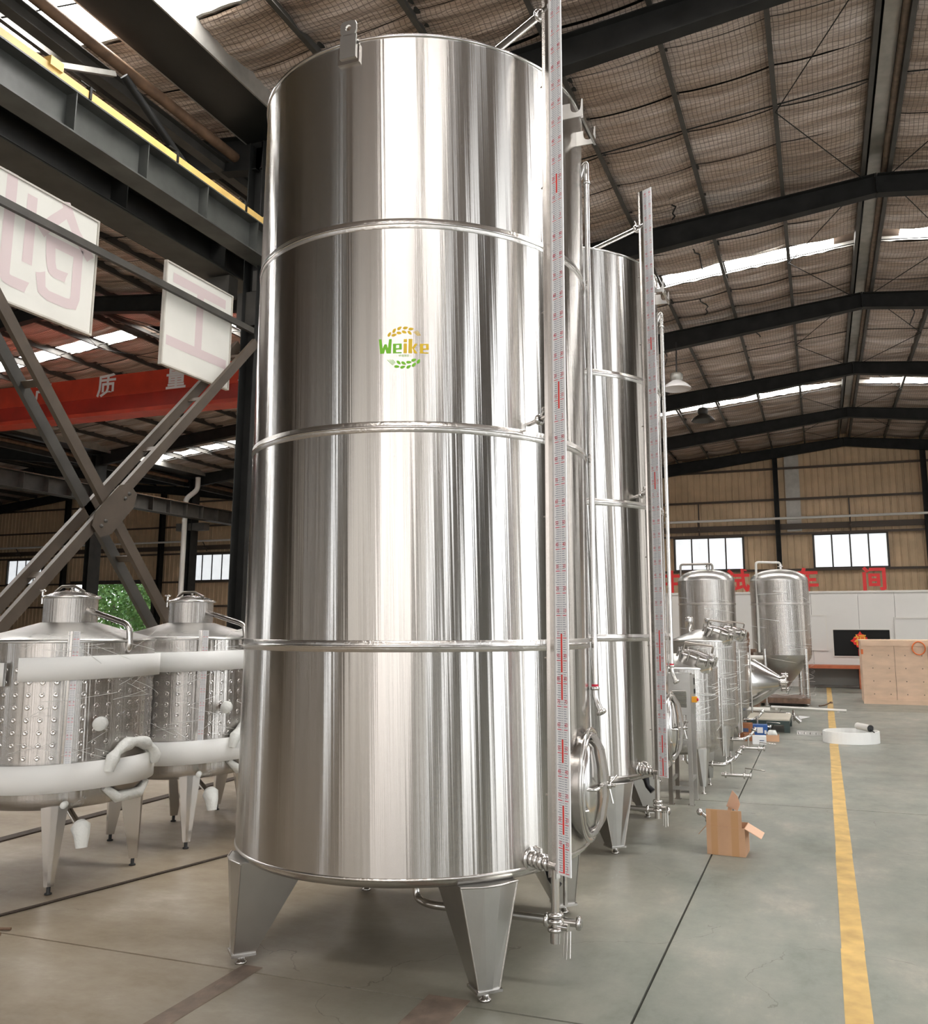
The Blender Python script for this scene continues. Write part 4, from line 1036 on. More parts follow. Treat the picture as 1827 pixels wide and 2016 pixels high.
# ============================================================ WRAPPED TANKS ON THE LEFT
def dial(mb, p, d, r=.045):
    mb.lathe([(0, .03), (r * .9, .03), (r, .02), (r, -.02), (r * .9, -.03), (0, -.03)], p, 20, axis=Vector(d).normalized())
def wine_tank(cx, cy, label, reds=(), gap=True, local_detail=True):
    T = thing('wrapped_tank', label, 'tank', (cx, cy, 0), group='wrapped dimple-jacket tanks on the left')
    C0 = Vector((cx, cy, 0)); R_ = .55
    MB().lathe([(0, .44), (.35, .46), (.50, .49), (.54, .52), (R_, .56), (R_, .8), (R_, 1.1), (R_, 1.5)], C0, 96).build('shell', 'small_shell', T)
    MB().lathe([(R_ + .004, 1.488), (R_ + .008, 1.50), (R_ - .01, 1.512), (.36, 1.56), (.18, 1.615)], C0, 72).build('top_cone', 'steel_satin', T)
    nk = MB().lathe([(.17, 1.58), (.17, 1.785)], C0, 48).build('manway_neck', 'small_shell', T)
    MB().lathe([(.17, 1.775), (.187, 1.778), (.187, 1.79), (.17, 1.795), (.12, 1.815), (.05, 1.83), (0, 1.835)], C0, 48).build('lid', 'steel', nk)
    mb = MB().tube([(cx - .12, cy - .03, 1.82), (cx - .06, cy - .03, 1.858), (cx + .05, cy - .03, 1.858), (cx + .13, cy - .02, 1.82)], .010, 8); mb.build('lid_handle', 'steel_dark', nk)
    mb = MB()
    for a in (-150, 140):
        p = C0 + Vector((.185 * cos(rad(a)), .185 * sin(rad(a)), 0)); mb.tube([p + Vector((0, 0, 1.74)), p + Vector((0, 0, 1.825))], .009, 8); mb.lathe([(0, .008), (.024, .006), (.024, -.006), (0, -.008)], p + Vector((0, 0, 1.83)), 10)
    mb.lathe([(0, .0), (.01, .0), (.01, .03), (0, .03)], C0 + Vector((0, 0, 1.833)), 8); mb.build('lid_clamps', 'steel', nk)
    # pipe from neck, dropping over the shoulder
    u = Vector((cos(rad(-5)), sin(rad(-5)), 0))
    pts = path([C0 + u * .16 + Vector((0, 0, 1.70)), C0 + u * .555 + Vector((0, 0, 1.60)), C0 + u * .575 + Vector((0, 0, 1.44)), C0 + u * .52 + Vector((0, 0, 1.42))], .05)
    MB().tube(pts, .020, 12).build('overflow_pipe', 'steel', T)
    for a in (-45, 45, 135, -135):
        mb = MB(); frustum_leg(mb, (cx, cy), rad(a), .515, .53, .05, .155, .055, .14, .05); L = mb.build('leg', 'steel', T)
        MB().lathe([(0, 0), (.022, 0), (.022, .008), (.012, .012), (.012, .055)], (cx + .49 * cos(rad(a)), cy + .49 * sin(rad(a)), 0), 12).build('foot', 'black_rubber', L)
    # dimples: shallow discs pressed in rows
    mb = MB(); rows = 8
    for j in range(rows):
        z = .80 + j * .075
        for k in range(44):
            a = 2 * pi * k / 44; n_ = Vector((cos(a), sin(a), 0))
            mb.lathe([(.0165, .0), (.014, .0035), (.008, .0012), (0, .0005)], C0 + n_ * (R_ - .0005) + Vector((0, 0, z)), 10, axis=n_)
    mb.build('dimples', 'steel', T, kind='stuff')
    # foam bands
    def band(z0, z1, a0, a1, rr=.590):
        return MB().lathe([(rr - .022, z0), (rr, z0), (rr, (z0 + z1) / 2), (rr, z1), (rr - .022, z1), (rr - .022, z0)], C0, 64, rad(a0), rad(a1), wob=lambda r_, z, a: (r_ + .004 * sin(a * 5) + (.03 * max(0, 1 - abs(a) / .6) if z < .9 else 0), z + .006 * sin(a * 2 + cx)))
    if gap:
        band(1.262, 1.405, -71, 150).build('foam_band', 'foam', T); band(1.235, 1.375, -200, -80).build('foam_band', 'foam', T)
    else: band(1.262, 1.405, -180, 180).build('foam_band', 'foam', T)
    band(.60, .765, -180, 180, .590).build('foam_band', 'foam', T)
    # film
    MB().lathe([(.562, .50), (.566, .60), (.566, .70), (.572, .80), (.574, 1.0), (.572, 1.2), (.566, 1.42), (.572, 1.52), (.570, 1.555)], C0, 96, wob=lambda r_, z, a: (r_ + .008 * noise.noise(Vector((a * 3, z * 7, cx))) + (.07 * max(0, 1 - abs((a if a < pi else a - 2 * pi) - .1) / .35) * max(0, 1 - abs(z - 1.0) / .28)) * .6, z)).build('film_wrap', 'film', T)
    mb = MB()
    for k in range(26):
        z = random.choice([.83, .9, 1.02, 1.15, 1.24, 1.44, 1.47]) + random.uniform(-.02, .02); a0 = random.uniform(-80, 10); sl = random.uniform(-.12, .12)
        n_ = 6; w_ = random.uniform(10, 30)
        mb.tube([C0 + Vector((.588 * cos(rad(a0 + w_ * q / n_)), .588 * sin(rad(a0 + w_ * q / n_)), z + sl * q / n_)) for q in range(n_ + 1)], .0008, 4)
    mb.build('film_creases', 'film_edge', T, kind='stuff')
    # level gauge
    ga = rad(-41); gg = Vector((cx + .575 * cos(ga), cy + .575 * sin(ga), 0))
    gauge(T, gg.x - .01, gg.y, rad(-41) + rad(62), .70, 1.56, .042, .022)
    # thermometer with wrapped dial
    a = rad(-22); n_ = Vector((cos(a), sin(a), 0)); d_ = Vector((.55, -.85, 0)).normalized()
    MB().tube([C0 + n_ * .54 + Vector((0, 0, 1.0)), C0 + n_ * .59 + d_ * .05 + Vector((0, 0, 1.0))], .022, 12).build('thermowell', 'brown_machine', T)
    mb = MB(); dial(mb, C0 + n_ * .60 + d_ * .07 + Vector((0, 0, .998)), d_, .043); mb.build('thermometer', 'white_bag', T, label='wrapped round thermometer')
    # bagged side door low on the right, with its cloth rim
    a = rad(2); n_ = Vector((cos(a), sin(a), 0)); tt = Vector((-sin(a), cos(a), 0))
    pc = C0 + n_ * .535 + Vector((0, 0, .70))
    mb = MB().tube([pc + tt * (-.21) * cos(pi * k / 12) + Vector((0, 0, .155 * sin(pi * k / 12))) + n_ * .055 for k in range(13)], [.028 + .008 * (k % 3) for k in range(13)], 10)
    mb.build('bagged_door_rim', 'white_bag', T)
    MB().lathe([(.165, -.02), (.165, .025), (.14, .035), (0, .04)], pc, 32, axis=n_).build('side_door', 'steel_dark', T)
    mb = MB().tube([pc + tt * -.18 + Vector((0, 0, -.10)), pc + tt * -.1 + n_ * .03 + Vector((0, 0, -.17)), pc + tt * .1 + n_ * .03 + Vector((0, 0, -.175)), pc + tt * .2 + Vector((0, 0, -.12))], [.02, .035, .035, .02], 8); mb.build('bag_fold', 'white_bag', T)
    # bottom outlet with bagged valve
    u = Vector((cos(rad(-28)), sin(rad(-28)), 0))
    mb = MB().tube(path([C0 + u * .20 + Vector((0, 0, .47)), C0 + u * .34 + Vector((0, 0, .42)), C0 + u * .46 + Vector((0, 0, .385))], .03), .02, 10); mb.build('outlet_pipe', 'steel', T)
    q = C0 + u * .50
    mb = MB().tube([q + Vector((0, 0, .39)), q + u * .02 + Vector((0, 0, .375)), q + u * .05 + Vector((0, 0, .33)), q + u * .06 + Vector((0, 0, .26))], [.040, .058, .046, .034], 12)
    mb.build('bagged_valve', 'white_bag', T, label='white plastic-wrapped valve')
    mb = MB(); dial(mb, C0 + Vector((.60 * cos(rad(-40)), .60 * sin(rad(-40)), .53)), (.55, -.85, 0), .02); mb.build('sample_port', 'white_bag', T)
    return T
W1 = wine_tank(-4.80, 4.68, 'nearest film-wrapped tank at the left edge, foam band with a gap')
W2 = wine_tank(-4.76, 5.86, 'second film-wrapped tank, between the nearest wrapped one and the largest tank', gap=False)
W3 = copy_tree(W2); W3.location = (-4.72, 7.06, 0); W3['label'] = 'third film-wrapped tank, mostly hidden behind the largest tank'

# ============================================================ RIGHT-HAND SMALL TANKS
def small_tank(cx, cy, ztop, label, k):
    T = thing('small_process_tank', label, 'tank', (cx, cy, 0), group='row of small wrapped tanks beyond the tall ones')
    C0 = Vector((cx, cy, 0)); R_ = .39
    MB().lathe([(0, .34), (.25, .35), (.34, .37), (.375, .40), (R_, .45), (R_, .7), (R_, ztop)], C0, 72).build('shell', 'far_shell', T)
    MB().lathe([(R_ + .004, ztop - .012), (R_ + .006, ztop), (R_ - .01, ztop + .012), (.07, ztop + .13), (.0, ztop + .135)], C0, 56).build('top_cone', 'steel_satin', T)
    for a in (-45, 45, 135, -135):
        mb = MB(); frustum_leg(mb, (cx, cy), rad(a), .375, .42, .07, .14, .045, .11, .04); L = mb.build('leg', 'steel_satin', T)
        p = (cx + .355 * cos(rad(a)), cy + .355 * sin(rad(a)), 0)
        MB().lathe([(0, 0), (.025, 0), (.02, .008), (.007, .012), (.007, .075)], p, 12).build('foot', 'steel', L)
    # slanted top manway
    ax = Vector((.28, -.10, .95)).normalized(); p = C0 + Vector((.20, -.14, ztop + .055))
    mb = MB().lathe([(.175, -.06), (.175, .055), (.192, .058), (.192, .075), (.17, .082), (.10, .10), (0, .105)], p, 40, axis=ax); mw = mb.build('top_manway', 'steel', T)
    mb = MB(); Mq = ax.to_track_quat('Z', 'Y').to_matrix()
    for q in range(12):
        d_ = Mq @ Vector((.19 * cos(q * pi / 6), .19 * sin(q * pi / 6), .03)); e_ = Mq @ Vector((0, 0, .07)); mb.tube([p + d_ - e_ * .3, p + d_ + e_], .011, 7)
    mb.build('manway_bolts', 'steel', mw, kind='stuff')
    mb = MB().tube(path([p + ax * .10 + Vector((-.15, 0, .02)), p + ax * .17 + Vector((-.15, 0, .03)), p + ax * .17 + Vector((.13, 0, -.01)), p + ax * .11 + Vector((.13, 0, -.02))], .02), .012, 8); mb.build('manway_handle', 'steel_dark', mw)
    # agitator housing at the back-left
    q = C0 + Vector((-.17, .05, ztop + .1)); MB().lathe([(.03, -.04), (.03, .04), (.052, .05), (.052, .17), (.045, .19), (0, .195)], q, 20).build('breather_cap', 'steel', T)
    # film
    MB().lathe([(.405, .44), (.415, .6), (.413, .9), (.42, ztop - .12), (.425, ztop - .02)], C0, 64, wob=lambda r_, z, a: (r_ + .012 * noise.noise(Vector((a * 4, z * 9, cy))) + .12 * max(0, 1 - abs((a if a < pi else a - 2 * pi) + .35) / .3) * max(0, 1 - abs(z - ztop + .18) / .2), z)).build('film_wrap', 'film', T)
    mb = MB()
    for _ in range(34):
        z = random.uniform(.45, ztop - .05); a0 = random.uniform(-110, 0); sl = random.uniform(-.04, .05); w_ = random.uniform(12, 45)
        mb.tube([C0 + Vector((.43 * cos(rad(a0 + w_ * s_ / 5)), .43 * sin(rad(a0 + w_ * s_ / 5)), z + sl * s_ / 5)) for s_ in range(6)], .0018, 4)
    mb.build('film_creases', 'film_edge', T, kind='stuff')
    # outlet pipework on the aisle side
    z = .235
    mb = MB().tube(path([(cx + .05, cy + .05, .36), (cx + .05, cy + .05, z), (cx + .42, cy + .05, z), (cx + .50, cy + .25, z + .03), (cx + .56, cy + .30, z + .12)], .04), .019, 10)
    clamp(mb, (cx + .30, cy + .05, z), (1, 0, 0), .032); clamp(mb, (cx + .54, cy + .28, z + .09), (.3, .3, .9), .034)
    mb.build('outlet_pipe', 'steel', T)
    mb = MB().tube([(cx + .38, cy + .12, .13), (cx + .66, cy + .12, .13)], .017, 10); clamp(mb, (cx + .42, cy + .12, .13), (1, 0, 0), .03); clamp(mb, (cx + .60, cy + .12, .13), (1, 0, 0), .032); clamp(mb, (cx + .66, cy + .12, .13), (1, 0, 0), .028)
    mb.tube([(cx + .48, cy + .12, .13), (cx + .48, cy + .12, .26)], .012, 8).tube([(cx + .61, cy + .12, .13), (cx + .61, cy + .12, .20), (cx + .80, cy + .10, .19)], .006, 8)
    mb.build('valve_set', 'steel', T)
    MB().tube([(cx + .43, cy - .1, .34), (cx + .43, cy - .1, ztop - .1)], .012, 8).build('side_pipe', 'steel', T)
    return T
small_tank(-1.39, 9.16, 1.18, 'nearest small wrapped tank, beside the control cabinet', 0)
small_tank(-1.38, 11.20, 1.41, 'middle small wrapped tank with the dark bar across its slanted lid', 1)
small_tank(-1.43, 13.6, 1.41, 'farthest of the small wrapped tanks, by the blue box', 2)

# control cabinet on its stand
t_ = thing('control_cabinet', 'stainless control cabinet with louvres on a tall stand', 'cabinet', (-1.25, 8.42, 0))
MB().box((-1.39, 8.3, .79), (-1.155, 8.44, 1.16)).build('cabinet_body', 'steel_satin', t_)
lv = MB()
for k in range(12): lv.add([(-1.32, 8.299, .855 + k * .0125), (-1.19, 8.299, .855 + k * .0125), (-1.19, 8.290, .862 + k * .0125), (-1.32, 8.290, .862 + k * .0125), (-1.32, 8.299, .867 + k * .0125), (-1.19, 8.299, .867 + k * .0125)], [(0, 1, 2, 3), (3, 2, 5, 4)])
lv.build('louvre', 'galvanised', t_)
MB().box((-1.155, 8.31, .80), (-1.125, 8.43, 1.15)).build('side_panel', 'galvanised', t_)
MB().box((-1.125, 8.32, .98), (-1.115, 8.37, 1.02)).box((-1.125, 8.32, 1.06), (-1.118, 8.36, 1.12)).build('selector', 'black_rubber', t_)
MB().box((-1.14, 8.275, .905), (-1.095, 8.325, .955)).build('switch_plate', 'yellow_switch', t_, label='yellow switch plate')
MB().lathe([(0, .012), (.013, .012), (.013, 0)], (-1.095, 8.29, .93), 12, axis=Vector((1, -.4, 0))).build('switch_knob', 'gauge_red', t_, label='red switch knob')
for x, y in ((-1.355, 8.30), (-1.175, 8.32), (-1.335, 8.57), (-1.17, 8.58)):
    MB().box((x - .018, y - .018, .006), (x + .018, y + .018, .80)).build('stand_leg', 'steel_dark' if x < -1.3 else 'steel_satin', t_)
    MB().box((x - .03, y - .03, 0), (x + .03, y + .03, .006)).build('foot_plate', 'steel', t_)
for lo_, hi_ in (((-1.355, 8.30, .13), (-1.175, 8.325, .16)), ((-1.335, 8.56, .13), (-1.17, 8.585, .16)), ((-1.355, 8.3, .2), (-1.33, 8.57, .23)), ((-1.185, 8.32, .2), (-1.16, 8.57, .23)), ((-1.335, 8.56, .5), (-1.17, 8.585, .53))): MB().box(lo_, hi_).build('crossbar', 'steel_satin', t_)
# dark pump tank behind the stand
mb = MB().lathe([(0, .12), (.13, .12), (.15, .16), (.15, .42), (.12, .46), (0, .47)], (-1.62, 8.35, 0), 28).tube([(-1.70, 8.30, 0), (-1.70, 8.30, .15)], .012, 6).tube([(-1.54, 8.30, 0), (-1.54, 8.30, .15)], .012, 6).tube([(-1.62, 8.46, 0), (-1.62, 8.46, .15)], .012, 6)
solo(mb, 'pressure_vessel', 'steel_dark', 'small dark vessel on short legs behind the cabinet stand', 'vessel', (-1.62, 8.35, 0))

# cone-bottomed fermenters
def fermenter(cx, cy, label, pipe_side=-1, wrap=True):
    T = thing('conical_tank', label, 'tank', (cx, cy, 0), group='tall cone-bottomed tanks before the partition')
    C0 = Vector((cx, cy, 0)); R_ = .58
    MB().lathe([(R_, 1.0), (R_, 1.5), (R_, 2.02)], C0, 80).build('lower_shell', 'far_shell', T)
    MB().lathe([(R_, 2.02), (R_ + .002, 2.2), (R_, 2.50)], C0, 80).build('upper_shell', 'far_shell', T)
    MB().lathe([(R_ + .003, 2.00), (R_ + .006, 2.02), (R_ + .003, 2.04)], C0, 80).build('weld_bead', 'weld_band', T)
    MB().lathe([(R_, 2.50), (.565, 2.56), (.50, 2.63), (.35, 2.70), (.18, 2.735), (0, 2.74)], C0, 64).build('dome', 'steel_satin', T)
    MB().lathe([(R_, 1.0), (.56, .93), (.30, .60), (.07, .32), (.05, .26)], C0, 64).build('cone', 'steel_satin', T)
    for a in (-35, 55, 145, -125):
        p = C0 + Vector((.56 * cos(rad(a)), .56 * sin(rad(a)), 0))
        L = MB().tube([p + Vector((0, 0, .02)), p + Vector((0, 0, 1.12))], .045, 14).build('leg', 'steel', T)
        MB().lathe([(0, 0), (.07, 0), (.07, .012), (.0, .02)], p, 14).build('foot', 'steel', L)
    MB().box((cx - .52, cy - .5, .06), (cx + .5, cy + .5, .16)).build('skid', 'brown_machine', T)
    s_ = -1
    pts = path([C0 + Vector((.05, -.05, 2.72)), C0 + Vector((.05, -.05, 2.88)), C0 + Vector((-.42, -.35, 2.88)), C0 + Vector((-.42, -.44, 1.05))] if wrap else [C0 + Vector((.15, -.1, 2.72)), C0 + Vector((.15, -.1, 2.85)), C0 + Vector((-.50, -.15, 2.85)), C0 + Vector((-.50, -.15, 2.60))], .06)
    MB().tube(pts, .024, 10).build('cleaning_pipe', 'tube_white' if wrap else 'steel_dark', T)
    mb = MB().tube([C0 + Vector((.05, -.05, 2.70)), C0 + Vector((.05, -.05, 2.84))], .035, 12); clamp(mb, C0 + Vector((.05, -.05, 2.80)), (0, 0, 1), .055); mb.build('top_valve', 'steel', T)
    if wrap:
        MB().lathe([(.60, .12), (.60, .5), (.60, .95), (.602, 1.5), (.60, 2.48)], C0, 64, wob=lambda r_, z, a: (r_ + .01 * noise.noise(Vector((a * 5, z * 8, 1))), z)).build('film_wrap', 'film', T)
    mb = MB()
    for _ in range(40 if wrap else 12):
        z = random.uniform(.15, .95) if random.random() < .6 and wrap else random.uniform(1.0, 2.3); a0 = random.uniform(-170, -20); sl = random.uniform(-.12, .1); w_ = random.uniform(20, 70)
        mb.tube([C0 + Vector((.612 * cos(rad(a0 + w_ * q / 5)), .612 * sin(rad(a0 + w_ * q / 5)), z + sl * q / 5)) for q in range(6)], .0018, 4)
    mb.build('film_creases', 'film_edge', T, kind='stuff')
    return T
fermenter(-.78, 19.25, 'film-wrapped cone-bottomed tank nearest the crate, pale pipe down its front')
fermenter(-2.21, 18.8, 'cone-bottomed tank to the left, dark pipe across its dome', wrap=False)
# lying conical vessel
t_ = thing('lying_cone_vessel', 'shiny cone-ended vessel lying on its side, cone pointing right', 'tank', (-1.4, 15.6, 0))
ax = Vector((1, 0, 0)); C0 = Vector((-1.12, 15.6, .66))
MB().lathe([(.40, -.95), (.40, -.5), (.40, -.02)], C0, 64, axis=ax).build('barrel', 'far_shell', t_)
MB().lathe([(.40, -.02), (.37, .05), (.10, .44)], C0, 64, axis=ax).build('cone', 'steel', t_)
mb = MB().lathe([(.10, .44), (.10, .52)], C0, 24, axis=ax).lathe([(.0, .535), (.17, .535), (.17, .52), (.10, .52)], C0, 32, axis=ax)
for k in range(8): mb.tube([C0 + Vector((.46, .135 * cos(k * pi / 4), .135 * sin(k * pi / 4))), C0 + Vector((.56, .135 * cos(k * pi / 4), .135 * sin(k * pi / 4)))], .014, 8)
mb.build('flange', 'steel', t_)
MB().tube([(-2.0, 15.25, 1.07), (-.92, 15.25, 1.07)], .035, 12).build('top_pipe', 'tube_white', t_)
MB().tube([(-2.0, 15.25, .24), (-.85, 15.25, .24)], .035, 12).build('bottom_pipe', 'tube_white', t_)
for x in (-1.25, -1.75):
    MB().box((x - .04, 15.2, .0), (x + .04, 16.0, .27)).build('cradle', 'steel_satin', t_)
MB().lathe([(.412, -.9), (.415, -.4), (.41, .02), (.33, .12)], C0, 48, axis=ax).build('film_wrap', 'film', t_)
# brown machine with coiled hoses between the fermenters
t_ = thing('hose_machine', 'brown machine with bundled hoses between the two cone-bottomed tanks', 'machine', (-1.42, 17.3, 0))
MB().box((-1.75, 17.0, 0), (-1.15, 17.6, .55)).box((-1.7, 17.05, .55), (-1.62, 17.13, 1.15)).box((-1.28, 17.05, .55), (-1.2, 17.13, 1.15)).build('machine_frame', 'brown_machine', t_)
mb = MB()
for k in range(9):
    mb.tube([(-1.45 + (.14 + .02 * (k % 3)) * cos(a), 17.1 + .03 * (k % 4), 1.28 + .035 * (k - 4) + .10 * sin(a)) for a in [2 * pi * q / 14 for q in range(15)]], .018, 6)
mb.build('hose_bundle', 'brown_machine', t_); MB().box((-1.75, 17.0, 1.1), (-1.15, 17.2, 1.16)).build('shelf', 'brown_machine', t_)

# low platform
t_ = thing('low_platform', 'low dark green steel platform with pale top', 'platform', (-.83, 14.7, 0))
MB().box((-1.14, 14.2, .175), (-.52, 15.2, .195)).build('platform_top', 'platform_top', t_)
MB().box((-1.14, 14.2, .115), (-.52, 15.2, .174)).build('apron', 'platform_green', t_)
for x, y in ((-1.14, 14.2), (-.60, 14.2), (-1.14, 15.12), (-.60, 15.12)): MB().box((x, y, 0), (x + .08, y + .08, .115)).build('leg', 'platform_green', t_)
mb = MB().tube([(-1.1, 15.35, .14), (-.55, 15.45, .14)], .05, 10); clamp(mb, (-.5, 15.46, .14), (1, .2, 0), .09); mb.tube([(-.48, 15.46, .12), (-.40, 15.48, .04)], .04, 10)
mb.tube([(-1.1, 15.35, .0), (-1.1, 15.35, .12)], .03, 8).tube([(-.6, 15.44, .0), (-.6, 15.44, .12)], .03, 8)
solo(mb, 'loose_pipe_fitting', 'steel', 'steel pipe fitting lying just behind the low platform', 'pipe', (-.8, 15.4, 0))
# boxes on the floor
def carton_box(name, x0, y0, w, d, h, rz, mat, label, cat='box', cont=None):
    M = Matrix.Translation((x0, y0, 0)) @ Matrix.Rotation(rz, 4, 'Z'); t_ = thing(name, label, cat, (x0, y0, 0), rz)
    tk = .006
    mb = MB().box((-w / 2, -d / 2, 0), (w / 2, -d / 2 + tk, h)).box((-w / 2, d / 2 - tk, 0), (w / 2, d / 2, h)).box((-w / 2, -d / 2 + tk, 0), (-w / 2 + tk, d / 2 - tk, h)).box((w / 2 - tk, -d / 2 + tk, 0), (w / 2, d / 2 - tk, h)).box((-w / 2 + tk, -d / 2 + tk, 0), (w / 2 - tk, d / 2 - tk, tk))
    mb.build('box_body', mat, t_, local=True); return t_
t_ = carton_box('blue_box', -.91, 13.62, .20, .16, .165, .1, 'blue_box', 'blue cardboard box with a white label beside the farthest small tank')
MB().box((-.10, -.08, .165), (.10, .08, .172)).build('lid', 'blue_box', t_, local=True)
MB().box((-.045, -.0835, .06), (.035, -.081, .14)).build('paper_label', 'white_card', t_, local=True); MB().box((.055, -.0835, .05), (.085, -.081, .10)).build('print', 'white_card', t_, local=True)
t_ = carton_box('brown_box', -1.10, 13.44, .17, .16, .20, -.15, 'carton_brown', 'tall reddish-brown box left of the blue box')
MB().box((-.085, -.08, .20), (.085, .08, .206)).build('lid', 'carton_brown', t_, local=True); MB().box((-.02, -.0835, .09), (.06, -.081, .14)).build('print', 'gauge_ink', t_, local=True)
t_ = carton_box('brown_box', -1.03, 13.12, .14, .12, .09, .2, 'carton_brown', 'flat reddish-brown box half behind the white box')
MB().box((-.07, -.06, .09), (.07, .06, .096)).build('lid', 'carton_brown', t_, local=True)
t_ = carton_box('white_box', -.875, 12.82, .18, .13, .10, .12, 'white_card', 'white box in front of the blue box')
MB().box((-.09, -.065, .10), (.09, .065, .106)).build('lid', 'white_card', t_, local=True); MB().box((.0, -.0685, .045), (.06, -.066, .055)).build('print', 'gauge_ink', t_, local=True)
t_ = carton_box('open_tray_box', -.715, 13.18, .17, .14, .085, 0, 'carton', 'small open brown box with clear plastic in it, right of the white box')
mb = MB(); mb.lathe([(0, .15), (.04, .145), (.065, .11), (.06, .07), (0, .06)], (0, 0, 0), 12, wob=lambda r_, z, a: (r_ * (1 + .3 * sin(a * 3 + z * 40)), z)); mb.build('plastic_bag', 'white_bag', t_, local=True)

# open carton in the foreground
bx, by = -.705, 6.75; w, d, h = .265, .22, .19
t_ = thing('open_carton', 'open cardboard carton with raised flaps on the aisle floor', 'box', (bx, by, 0), -.05)
tk = .005
def lb(lo, hi): return MB().box(lo, hi)
lb((-w / 2, -d / 2, 0), (w / 2, -d / 2 + tk, h)).build('front_panel', 'carton', t_, local=True)
lb((-w / 2, d / 2 - tk, 0), (w / 2, d / 2, h)).build('back_panel', 'carton', t_, local=True)
lb((-w / 2, -d / 2 + tk, 0), (-w / 2 + tk, d / 2 - tk, h)).build('side_panel', 'carton', t_, local=True)
lb((w / 2 - tk, -d / 2 + tk, 0), (w / 2, d / 2 - tk, h)).build('side_panel', 'carton', t_, local=True)
lb((-w / 2 + tk, -d / 2 + tk, 0), (w / 2 - tk, d / 2 - tk, tk)).build('base_panel', 'carton_inner', t_, local=True)
lb((-w / 2, -d / 2 + .006, h), (w / 2 - .02, -d / 2 + .010, h + .115)).build('front_flap', 'carton', t_, local=True)
M = Matrix.Translation((w / 2, 0, h)) @ Matrix.Rotation(rad(28), 4, 'Y')
MB().box((0, -d / 2, -.002), (.125, d / 2 - .02, .002), M).build('right_flap', 'carton_inner', t_, local=True)
M = Matrix.Translation((-w / 2, 0, h)) @ Matrix.Rotation(rad(180 - 48), 4, 'Y')
MB().box((0, -d / 2 + .02, -.002), (.09, d / 2 - .03, .002), M).build('left_flap', 'carton', t_, local=True)
M = Matrix.Translation((.0, d / 2, h)) @ Matrix.Rotation(rad(80), 4, 'X')
MB().prism([(-.03, 0), (.02, 0), (.015, .10), (-.01, .10)], .004, M).build('back_flap', 'carton', t_, local=True)
M = Matrix.Translation((.0, d / 2 - .01, h + .095)) @ Matrix.Rotation(rad(100), 4, 'X')
MB().prism([(-.02, .01), (.03, .13), (.065, .09), (.08, .03), (.06, -.02)], .004, M).build('torn_flap', 'carton_inner', t_, local=True)
for x0, x1 in ((-.10, -.055), (.04, .09)):
    lb((x0, -d / 2 - .0012, 0), (x1, -d / 2, h)).build('tape', 'carton_tape', t_, local=True); lb((x0, -d / 2 + .0045, h), (x1, -d / 2 + .0058, h + .11)).build('tape', 'carton_tape', t_, local=True)
f_ = Vector((bx - .19, by - .02, .265)); g2 = Vector((bx - .05, by + .0, .16))
mb = MB().tube([f_, g2], .012, 10).lathe([(0, .026), (.018, .019), (.026, 0), (.018, -.019), (0, -.026)], f_, 16); clamp(mb, f_ * .6 + g2 * .4, g2 - f_, .028); clamp(mb, f_ * .35 + g2 * .65, g2 - f_, .03)
mb.build('fitting_tmp', 'steel'); o = bpy.data.objects['fitting_tmp']; bpy.data.objects.remove(o)
solo(mb, 'spray_ball', 'steel', 'polished steel spray ball fitting poking out of the open carton', 'fitting', tuple(f_))

# foam strip standing on edge, roll on it
mb = MB(); pts = []
for k in range(41):
    a = pi * 1.02 + 2 * pi * .94 * k / 40; pts.append((.31 + .36 * cos(a), 13.42 + .36 * sin(a) * .85 + .05 * cos(a)))
V = []
for (x, y) in pts:
    n_ = (Vector((x, y)) - Vector((.31, 13.42))).normalized() * .012
    V += [(x - n_.x, y - n_.y, .002), (x + n_.x, y + n_.y, .002), (x + n_.x, y + n_.y, .155), (x - n_.x, y - n_.y, .155)]
f = [(4 * k + e, 4 * k + (e + 1) % 4, 4 * k + 4 + (e + 1) % 4, 4 * k + 4 + e) for k in range(40) for e in range(4)] + [(0, 3, 2, 1), (160, 161, 162, 163)]
mb.add(V, f, False); solo(mb, 'foam_strip', 'foam', 'white foam strip curled on its edge across the yellow stripe', 'foam', (.31, 13.42, 0))
mb = MB().box((-.0, 13.15, .158), (.62, 13.72, .168)); 
t_ = thing('cardboard_tube', 'white tube with black core leaning on the foam strip', 'tube', (.49, 13.4, .16))
MB().tube([(.41, 13.62, .20), (.56, 13.28, .205)], .048, 20, caps=False).build('tube_wall', 'tube_white', t_)
MB().tube([(.413, 13.615, .20), (.559, 13.285, .205)], .040, 16).build('core', 'black_rubber', t_)
MB().tube([(.55, 13.30, .19), (.60, 13.20, .165)], .008, 6).build('core_tip', 'black_rubber', t_)
mb = MB().box((-.42, 14.0, 0), (.0, 14.05, .015)).box((-.42, 14.05, 0), (.0, 14.055, .06))
for k in range(5): mb.lathe([(0, .03), (.015, .03), (.02, 0)], (-.38 + .08 * k, 14.025, .012), 8)
solo(mb, 'angle_bar', 'steel_satin', 'short steel angle with small parts on it left of the foam strip', 'bar', (-.2, 14.0, 0))
mb = MB().tube([(-.98, 17.95, .055), (.36, 17.85, .03)], .024, 10).box((-.9, 17.85, 0), (-.86, 18.05, .03)).box((.2, 17.8, 0), (.24, 17.92, .006))
solo(mb, 'long_pole', 'tube_white', 'long thin white pole lying across the lane', 'pole', (-.3, 17.9, 0))
mb = MB().tube([(-.12, 18.9, .014), (-.02, 19.1, .014), (.08, 19.7, .014)], .012, 6).lathe([(0, .04), (.03, .03), (.035, 0)], (.11, 19.75, .002), 10)
solo(mb, 'cord_end', 'rust_pipe', 'short dark cord ending in a small brass cap beyond the pole', 'cord', (0, 19.3, 0))
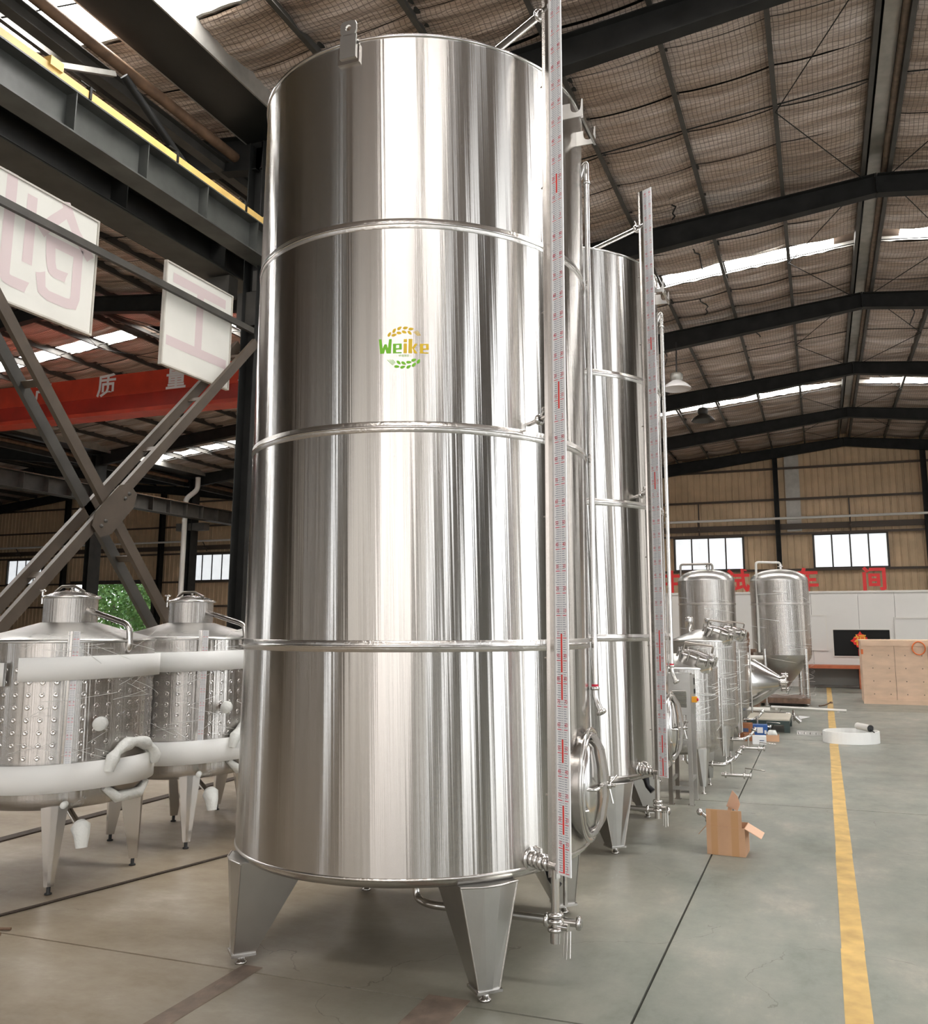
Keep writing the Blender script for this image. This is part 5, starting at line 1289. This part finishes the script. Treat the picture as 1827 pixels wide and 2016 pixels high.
mb = MB().prism([(-.5, 16.1), (-.27, 16.75), (-.45, 16.9)], .004, Matrix.Identity(4)); solo(mb, 'paper_sheet', 'white_card', 'scrap of white paper on the floor behind the platform', 'paper', (-.4, 16.6, 0))

# floor strips and rail on the left
mb = MB().box((-2.67, 1.6, 0), (-2.565, 3.80, .0035)); solo(mb, 'floor_strip', 'tape_brown', 'brown worn flat strip on the floor left of the near tank foot', 'strip', (-2.6, 3, 0))
mb = MB().box((-1.70, 1.6, 0), (-1.505, 3.79, .003)); solo(mb, 'floor_strip', 'tape_brown', 'rust-stained flat strip on the floor by the front tank foot', 'strip', (-1.6, 3, 0))
mb = MB(); pts = []
for k in range(40):
    q = k / 39; pts.append((-4.62 + .80 * q + .002 * sin(k), 2.95 + 3.15 * q, .008))
mb.tube(pts, .008, 6); solo(mb, 'braided_cable', 'rail_braid', 'dark braided cable stretched across the floor before the wrapped tanks', 'cable', (-4.2, 4.7, 0))
mb = MB().box((-5.93, 2, .0), (-5.83, 9.6, .012)); solo(mb, 'floor_channel', 'rail_braid', 'dark flat channel on the floor behind the wrapped tanks', 'channel', (-5.88, 6, 0))
mb = MB().tube([(-4.30, 3.72, .01), (-4.12, 3.78, .01)], .008, 6).tube([(-4.28, 3.60, .01), (-4.10, 3.70, .01)], .008, 6)
solo(mb, 'loose_rods', 'rust_pipe', 'two short rusty rods at the left edge of the floor', 'rod', (-4.2, 3.7, 0))

# ============================================================ OUTSIDE
def tree(x, y, h, r_, label, mat, seed):
    rnd = random.Random(seed)
    T = thing('leafy_tree', label, 'tree', (x, y, 0), group='trees outside the doorway')
    MB().tube([(x, y, 0), (x + .1, y, h * .35), (x - .1, y + .1, h * .6)], [.22, .16, .08], 8).build('trunk', 'bark', T)
    mb = MB(); 
    for _ in range(2600):
        while True:
            p = Vector((rnd.uniform(-1, 1), rnd.uniform(-1, 1), rnd.uniform(-1, 1)))
            if .25 < p.length < 1: break
        c_ = Vector((x, y, h * .6)) + Vector((p.x * r_, p.y * r_, p.z * h * .5)); s_ = rnd.uniform(.09, .2)
        a = Vector((rnd.uniform(-1, 1), rnd.uniform(-1, 1), rnd.uniform(-1, 1))).normalized(); b_ = a.orthogonal().normalized() * s_ * .6; a = a * s_
        mb.add([c_ - a, c_ + b_, c_ + a, c_ - b_], [(0, 1, 2, 3)])
    mb.build('foliage', mat, T, kind='stuff')
tree(-43.6, 46, 5.5, 2.0, 'bright green tree outside the far doorway, left of the opening', 'leaf', 1)
tree(-40.2, 49.5, 6.5, 2.4, 'taller pale green tree in the middle of the doorway view', 'leaf_pale', 2)
tree(-47.5, 53, 7, 3.0, 'green tree furthest back beyond the doorway', 'leaf', 3)
tree(-38.6, 44.4, 5.2, 1.9, 'low bushy tree outside the doorway by the wall column', 'leaf', 4)
print('objects', len(bpy.data.objects))
